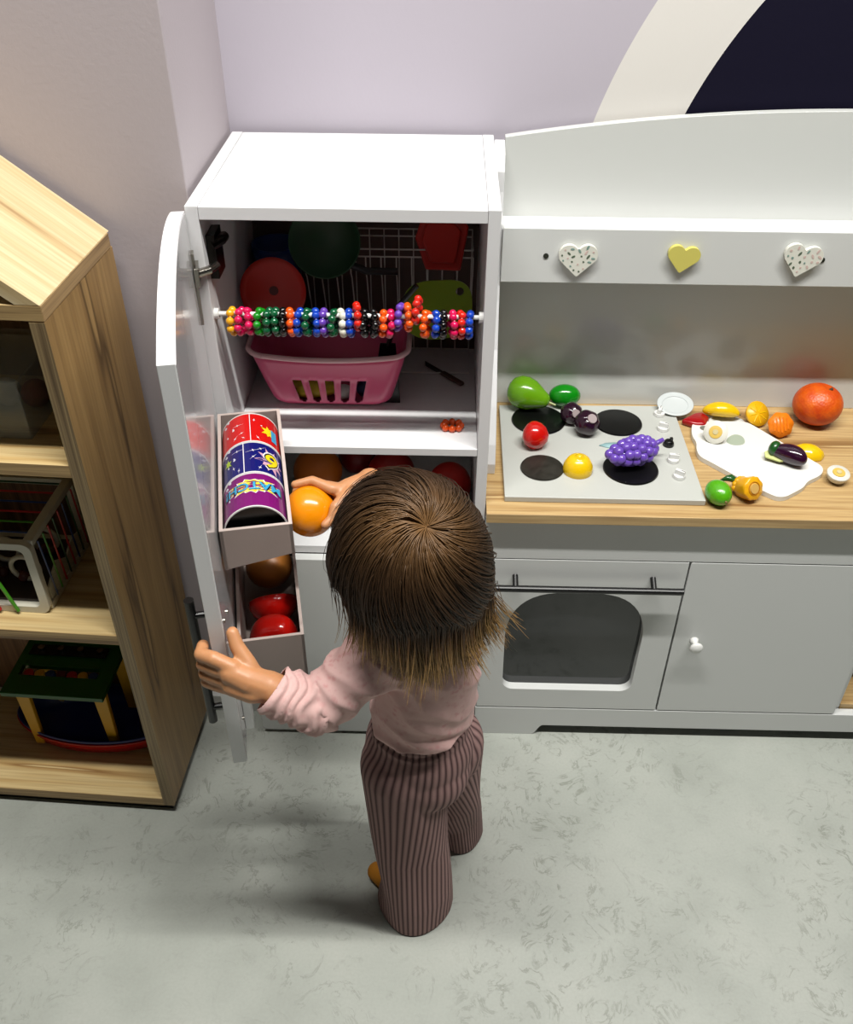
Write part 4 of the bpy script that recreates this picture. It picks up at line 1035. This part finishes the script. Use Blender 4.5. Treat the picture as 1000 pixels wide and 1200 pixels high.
# --- pink top
def shirt_mat():
    m, t, b = new_mat('pink_jersey')
    tc = t.nodes.new('ShaderNodeTexCoord')
    v = t.nodes.new('ShaderNodeTexVoronoi'); v.inputs['Scale'].default_value = 130
    n = t.nodes.new('ShaderNodeTexNoise'); n.inputs['Scale'].default_value = 130; n.inputs['Detail'].default_value = 5
    n2 = t.nodes.new('ShaderNodeTexNoise'); n2.inputs['Scale'].default_value = 26; n2.inputs['Detail'].default_value = 1
    for q_ in (v, n, n2): t.links.new(tc.outputs['Object'], q_.inputs['Vector'])
    a = ramp(t, v.outputs['Distance'], [(.2, (1, 1, 1)), (.6, (0, 0, 0))]).outputs['Color']
    f = math_n(t, 'MULTIPLY', a, ramp(t, n.outputs['Fac'], [(.42, (0, 0, 0)), (.56, (1, 1, 1))]).outputs['Color'])
    f = math_n(t, 'MULTIPLY', f, ramp(t, n2.outputs['Fac'], [(.4, (.25, .25, .25)), (.6, (1, 1, 1))]).outputs['Color'])
    f = math_n(t, 'MULTIPLY', f, .5)
    mix = t.nodes.new('ShaderNodeMix'); mix.data_type = 'RGBA'; t.links.new(f, mix.inputs[0])
    mix.inputs[6].default_value = rgb(232, 190, 184); mix.inputs[7].default_value = rgb(206, 118, 122)
    t.links.new(mix.outputs[2], b.inputs['Base Color']); b.inputs['Roughness'].default_value = .8
    b.inputs['Sheen Weight'].default_value = .1
    return m
cuffL = G(.444, .052, .586); cuffR = wrR.lerp(elR, .12)
sch = [[(pel+UP*.028, .070), (chest-UP*.03, .066), (chest+UP*.02, .062), (neck-UP*.022, .036)],
       [(chest+UP*.025, .050), (shl, .037), (elL, .0325), (cuffL, .0275), (cuffL.lerp(wrL, .8), .0262)],
       [(chest+UP*.025, .050), (shr, .032), (elR, .028), (cuffR, .0225), (cuffR.lerp(wrR, .9), .021)]]
bel = [(Vector((.312, -.335, .44)), (.078, .066, .055), RH)]
me = blob(sch, .0025, 4, bel)
def dist_seg(p, a, b):
    d = b-a; t = max(0, min(1, (p-a).dot(d)/d.length_squared)); return (p-(a+d*t)).length, t
nrm = [v.normal.copy() for v in me.vertices]
for v, n_ in zip(me.vertices, nrm):
    p = v.co.copy(); h = 0
    dl, tl = dist_seg(p, elL, cuffL); du, tu = dist_seg(p, shl, elL)
    if dl < .040 and dl <= du:       # ring folds along the forearm
        ax = (cuffL-elL).normalized(); s_ = (p-elL).dot(ax)
        w_ = noise.noise(p*28)*2.2
        h += .0026*(1-abs(math.sin(s_*190+w_*1.6+p.z*60)))**1.0*1.8-.001
    elif du < .046:
        ax = (elL-shl).normalized(); s_ = (p-shl).dot(ax)
        h += .0048*(1-abs(math.sin(s_*90+noise.noise(p*20)*3.2)))-.001
    else:
        # diagonal drag folds over the back, from the shoulder to the right hip
        k = (p-chest); s_ = k.z*1.0-(k.dot(Lf))*.75
        h += .0062*(1-abs(math.sin(s_*75+noise.noise(p*14)*3.5)))*(.3+.7*max(0, noise.noise(p*11)+.5))-.001
    v.co = p+n_*h
bm = bmesh.new(); bm.from_mesh(me)
def cut(bm, c_, n_, rad):
    vs = [v for v in bm.verts if (v.co-c_).length < rad]
    fs = {f for v in vs for f in v.link_faces}; es = {e for f in fs for e in f.edges}; vv = {v for f in fs for v in f.verts}
    bmesh.ops.bisect_plane(bm, geom=list(vv)+list(es)+list(fs), plane_co=c_, plane_no=n_, dist=1e-5)
    kill = [f for f in bm.faces if (f.calc_center_median()-c_).length < rad and (f.calc_center_median()-c_).dot(n_) > 0]
    bmesh.ops.delete(bm, geom=kill, context='FACES')
cut(bm, cuffL.lerp(wrL, .5), (wrL-cuffL).normalized(), .05)
cut(bm, cuffR.lerp(wrR, .25), (wrR-elR).normalized(), .040)
# hem: slightly tilted plane at the waist, sagging in the middle of the back
hemc = Vector((.31, -.40, .452)); hemn = Vector((.20, .05, -1)).normalized()
vv = [v for v in bm.verts if (v.co-pel).xy.length < .105 and v.co.z < .50]
ff = list({f for v in vv for f in v.link_faces}); ee = list({e for f in ff for e in f.edges}); v2 = list({v for f in ff for v in f.verts})
bmesh.ops.bisect_plane(bm, geom=v2+ee+ff, plane_co=hemc, plane_no=hemn, dist=1e-6)
kill = [f for f in bm.faces if (f.calc_center_median()-hemc).dot(hemn) > 0 and (f.calc_center_median()-pel).xy.length < .12]
bmesh.ops.delete(bm, geom=kill, context='FACES')
kill = [f for f in bm.faces if f.calc_center_median().z > .634 and (f.calc_center_median()-neck).xy.length < .065]
bmesh.ops.delete(bm, geom=kill, context='FACES')
bm.to_mesh(me); bm.free()
for p_ in me.polygons: p_.use_smooth = True
shirt = child_part('long_sleeved_top', me, shirt_mat()); shirt['label'] = 'pale pink top with faint floral print'
s_ = shirt.modifiers.new('s', 'SOLIDIFY'); s_.thickness = .0014; s_.offset = 1

# --- ribbed trousers
def rib_mat():
    m, t, b = new_mat('mauve_rib_knit')
    a = t.nodes.new('ShaderNodeAttribute'); a.attribute_name = 'ribdir'
    sp = t.nodes.new('ShaderNodeSeparateXYZ'); t.links.new(a.outputs['Vector'], sp.inputs[0])
    ang = math_n(t, 'ARCTAN2', sp.outputs['Y'], sp.outputs['X'])
    s_ = math_n(t, 'SINE', math_n(t, 'MULTIPLY', ang, 44))
    s2 = math_n(t, 'MULTIPLY_ADD', s_, .5, .5)
    c = ramp(t, s2, [(0, lin((88, 60, 60))), (.35, lin((152, 117, 114))), (1, lin((174, 139, 134)))])
    tc = t.nodes.new('ShaderNodeTexCoord'); n = t.nodes.new('ShaderNodeTexNoise'); n.inputs['Scale'].default_value = 900
    t.links.new(tc.outputs['Object'], n.inputs['Vector'])
    mix = t.nodes.new('ShaderNodeMix'); mix.data_type = 'RGBA'; mix.blend_type = 'MULTIPLY'; mix.inputs[0].default_value = .35
    t.links.new(c.outputs['Color'], mix.inputs[6]); t.links.new(n.outputs['Color'], mix.inputs[7])
    t.links.new(c.outputs['Color'], b.inputs['Base Color'])
    bp = t.nodes.new('ShaderNodeBump'); bp.inputs['Strength'].default_value = .9; bp.inputs['Distance'].default_value = .0016
    h = math_n(t, 'POWER', s2, .5)
    t.links.new(math_n(t, 'ADD', h, math_n(t, 'MULTIPLY', n.outputs['Fac'], .2)), bp.inputs['Height']); t.links.new(bp.outputs['Normal'], b.inputs['Normal'])
    b.inputs['Roughness'].default_value = .9
    return m
hemL = Vector((.302, -.350, .010)); hemR = Vector((.376, -.228, .012))
tch = [[(hipL+Vector((.002, 0, .01)), .060), (Vector((.295, -.356, .19)), .055), (Vector((.304, -.358, .07)), .054), (hemL, .059)],
       [(hipR+Vector((-.004, 0, .01)), .057), (Vector((.356, -.285, .20)), .043), (Vector((.368, -.246, .10)), .037), (hemR, .036)],
       [(pel+UP*.064, .061), (pel-UP*.03, .066)]]
tel = [(pel+Vector((-.002, 0, -.002)), (.074, .074, .070), RH), (pel+Vector((-.002, 0, .04)), (.064, .066, .05), RH), (Vector((.316, -.345, .35)), (.064, .062, .060), RH)]
me = blob(tch, .0028, 12, tel)
bm = bmesh.new(); bm.from_mesh(me)
kill = [f for f in bm.faces if f.calc_center_median().z < .0035 or f.calc_center_median().z > .492]
bmesh.ops.delete(bm, geom=kill, context='FACES')
lay = bm.verts.layers.float_vector.new('ribdir')
def lerp_c(z, pts):
    for (z0, c0), (z1, c1) in zip(pts, pts[1:]):
        if z >= z1: return c1.lerp(c0, max(0, min(1, (z-z1)/(z0-z1))))
    return pts[-1][1]
CLp = [(.42, Vector((.312, -.335, 0))), (.33, Vector((.304, -.342, 0))), (.19, Vector((.293, -.356, 0))), (0, Vector((.295, -.360, 0)))]
CRp = [(.42, Vector((.312, -.335, 0))), (.33, Vector((.324, -.325, 0))), (.20, Vector((.356, -.285, 0))), (.10, Vector((.368, -.246, 0))), (0, Vector((.376, -.228, 0)))]
for v in bm.verts:
    z = v.co.z; xy = Vector((v.co.x, v.co.y, 0)); cl, cr_ = lerp_c(z, CLp), lerp_c(z, CRp)
    right = (xy-cr_).length < (xy-cl).length-.004 and z < .33
    d = xy-(cr_ if right else cl); a = math.atan2(d.y, d.x)
    v[lay] = Vector((math.cos(a), math.sin(a), 0))
    # gathered waistband and soft hang folds
    r_ = d.normalized()
    zb = z-.12*abs(v.co.x-.305)
    if zb > .430: v.co += r_*(.0010*math.sin(a*44)-.001)
    elif zb > .4235: v.co -= r_*.0035
    v.co += r_*(.0022*math.sin(a*3+z*14)*min(1, max(0, (.36-z)/.2)))
bm.to_mesh(me); bm.free()
for p_ in me.polygons: p_.use_smooth = True
tr = child_part('ribbed_trousers', me, rib_mat()); tr['label'] = 'wide mauve rib knit trousers'
s_ = tr.modifiers.new('s', 'SOLIDIFY'); s_.thickness = .0015; s_.offset = 1
# --- orange-brown socks
SOCK = M('mustard_sock', (196, 126, 16), .8, bump=.3, bscale=600)
for (a, toe) in ((Vector((.290, -.348, 0)), Vector((-.052, .038, 0))), (Vector((.374, -.236, 0)), Vector((-.025, .062, 0)))):
    me = blob([[(a+UP*.045, .022), (a+UP*.022, .0215), (a+toe*.6+UP*.021, .0215), (a+toe+UP*.0165, .0165)]], .0025, 4)
    zz = min(v.co.z for v in me.vertices)
    for v in me.vertices: v.co.z = max(v.co.z, .0008)
    child_part('sock', me, SOCK)
# --- hair: a close cap plus strands combed from the whorl
hair_ells = [(HC+Vector((0, 0, .004)), (.0885, .0785, .0945), RHn), (hd(-.034, 0, -.030), (.055, .070, .075), RHn), (hd(-.030, .0, -.070), (.046, .062, .050), RHn)]
me = blob([], .003, 6, hair_ells)
bm = bmesh.new(); bm.from_mesh(me); inv = RHn.transposed()
kill = []
for f_ in bm.faces:
    q_ = inv @ (f_.calc_center_median()-HC)
    if (q_.x > .022 and q_.z < .045-.0*q_.x) and not (abs(q_.y) > .060 and q_.x < .045 and q_.z > -.05): kill.append(f_)
bmesh.ops.delete(bm, geom=kill, context='FACES'); bm.to_mesh(me); bm.free()
for p_ in me.polygons: p_.use_smooth = True
def hair_mat(strands):
    m, t, b = new_mat('brown_hair_strands' if strands else 'brown_hair_cap')
    tc = t.nodes.new('ShaderNodeTexCoord'); sp = t.nodes.new('ShaderNodeSeparateXYZ')
    if strands:
        a = t.nodes.new('ShaderNodeAttribute'); a.attribute_name = 'hairinfo'
        t.links.new(a.outputs['Vector'], sp.inputs[0])
        f = math_n(t, 'ADD', sp.outputs['X'], math_n(t, 'MULTIPLY_ADD', sp.outputs['Y'], .34, -.17))
        c = ramp(t, f, [(0.0, lin((50, 34, 20))), (.35, lin((58, 38, 21))), (.65, lin((104, 70, 36))), (1, lin((176, 138, 84)))])
        mix = t.nodes.new('ShaderNodeMix'); mix.data_type = 'RGBA'; t.links.new(math_n(t, 'MULTIPLY', sp.outputs['Z'], .8), mix.inputs[0])
        t.links.new(c.outputs['Color'], mix.inputs[6]); mix.inputs[7].default_value = rgb(132, 96, 56)
        t.links.new(mix.outputs[2], b.inputs['Base Color'])
    else:
        b.inputs['Base Color'].default_value = rgb(44, 30, 18)
    b.inputs['Roughness'].default_value = .45; b.inputs['Specular IOR Level'].default_value = .3
    return m
hair = child_part('hair', me, hair_mat(False)); hair['label'] = 'brown chin length hair with lighter golden tips'
crown = Vector((-.034, .008, .082))                      # whorl, in head coordinates
def surf(d, off):
    d = d.normalized(); k = 1/math.sqrt((d.x/.083)**2+(d.y/.071)**2+(d.z/.090)**2)
    return d*(k+off)
rnd = random.Random(11); V, Fc, info = [], [], []
cdir = crown.normalized(); t1 = (Vector((1, 0, 0))-cdir*cdir.x).normalized(); t2 = cdir.cross(t1)
NS = 6000
for i in range(NS):
    az = rnd.uniform(0, 2*math.pi)
    al0 = rnd.uniform(0, .5) if rnd.random() < .45 else rnd.uniform(.02, 1.3)
    swirl = .9*math.exp(-al0*1.2)
    fly = rnd.random() < .02
    off = rnd.uniform(.0080, .0150)+(.004 if fly else 0)
    al = al0; rv = rnd.random(); hang = None; pts_ = []; prox = []
    clump = noise.noise(Vector((math.cos(az)*9, math.sin(az)*9, 1.7)))
    clump2 = noise.noise(Vector((math.cos(az)*16, math.sin(az)*16, 5.1)))
    tipr = rnd.uniform(-.034, .006)+clump*.022
    for k in range(44):
        if hang is None:
            aa = az+swirl*(al-al0)
            d = cdir*math.cos(al)+(t1*math.cos(aa)+t2*math.sin(aa))*math.sin(al)
            g = min(1, k/3+.35)
            p = surf(d, .004+off*g+.002*clump2*min(1, al))
            w_ = RHn @ p
            if p.z < -.004+.012*math.sin(aa*5) or al > 2.0:
                hang = w_; radial = Vector((w_.x, w_.y, 0)).normalized(); step = 0
                fr_ = (inv @ w_).x
                inward = rnd.uniform(.12, .40)+max(0, fr_+.02)*7+clump*.35
                if fly: inward -= .35
            prox.append(math.exp(-(al/.42)**2)+.55*math.exp(-((al-.35)/.5)**2)*max(0, math.cos(aa-1.0))**8)
            al += .09
        else:
            step += 1; q_ = step/12
            curl = .0016*clump2*q_*4
            hang = hang+Vector((0, 0, -.0086))-radial*(.0086*inward*(1-.9*q_))+Lf*(.0024*clump*q_*3)+radial*(curl+.0010*max(0, q_-.6)*4*(1 if clump > 0 else -.3))
            if radial.x > .62 and q_ > .45: hang += Vector((.0030*rnd.uniform(.2, 1), -.0008, .0018))
            w_ = hang.copy(); prox.append(0)
        pts_.append(w_+HC)
        lf = inv @ w_
        if hang is not None:
            zend = .646-tipr*.6
            if radial.x < .2: zend += .030*(.2-radial.x)
            if lf.x > .0: zend += .02+.25*lf.x
            if w_.z+HC.z < zend: break
    if any((inv @ (p-HC)).x > .050 and (inv @ (p-HC)).z < .030 for p in pts_):
        n0 = next(j for j, p in enumerate(pts_) if (inv @ (p-HC)).x > .050 and (inv @ (p-HC)).z < .030); pts_ = pts_[:n0]
    if len(pts_) < 5: continue
    base = len(V); n = len(pts_); wd = rnd.uniform(.0005, .0010)
    for k, p in enumerate(pts_):
        d = (pts_[min(k+1, n-1)]-pts_[max(k-1, 0)]).normalized(); out_ = (p-HC).normalized(); side = d.cross(out_).normalized()
        w2 = wd*(1 if k < n-5 else (n-k)/5.5)
        zt = max(0, min(1, (HC.z+.02-p.z)/.088))
        for (a, b_) in ((-1, 0), (1, 0), (0, 1)):
            V.append(tuple(p+side*w2*a+out_*w2*b_*.8-PO)); info.append((zt, rv, min(1, prox[k])))
    for k in range(n-1):
        o0 = base+3*k
        for j in range(3): Fc.append((o0+j, o0+(j+1) % 3, o0+3+(j+1) % 3, o0+3+j))
me = bpy.data.meshes.new('hair_strands'); me.from_pydata(V, [], Fc); me.update()
at_ = me.attributes.new('hairinfo', 'FLOAT_VECTOR', 'POINT'); at_.data.foreach_set('vector', [c for v in info for c in v])
for p_ in me.polygons: p_.use_smooth = True
o = bpy.data.objects.new('hair_strands', me); COL.objects.link(o); me.materials.append(hair_mat(True)); o.parent = hair; o['kind'] = 'stuff'

# --- the orange in her hand
bm = bmesh.new(); ball(bm, (0, 0, 0), BR_, 40)
r_, _ = food('toy_orange', 'smooth orange toy ball held up in the toddler\'s right hand', 'toy food', tuple(B), bm, ORANGE)
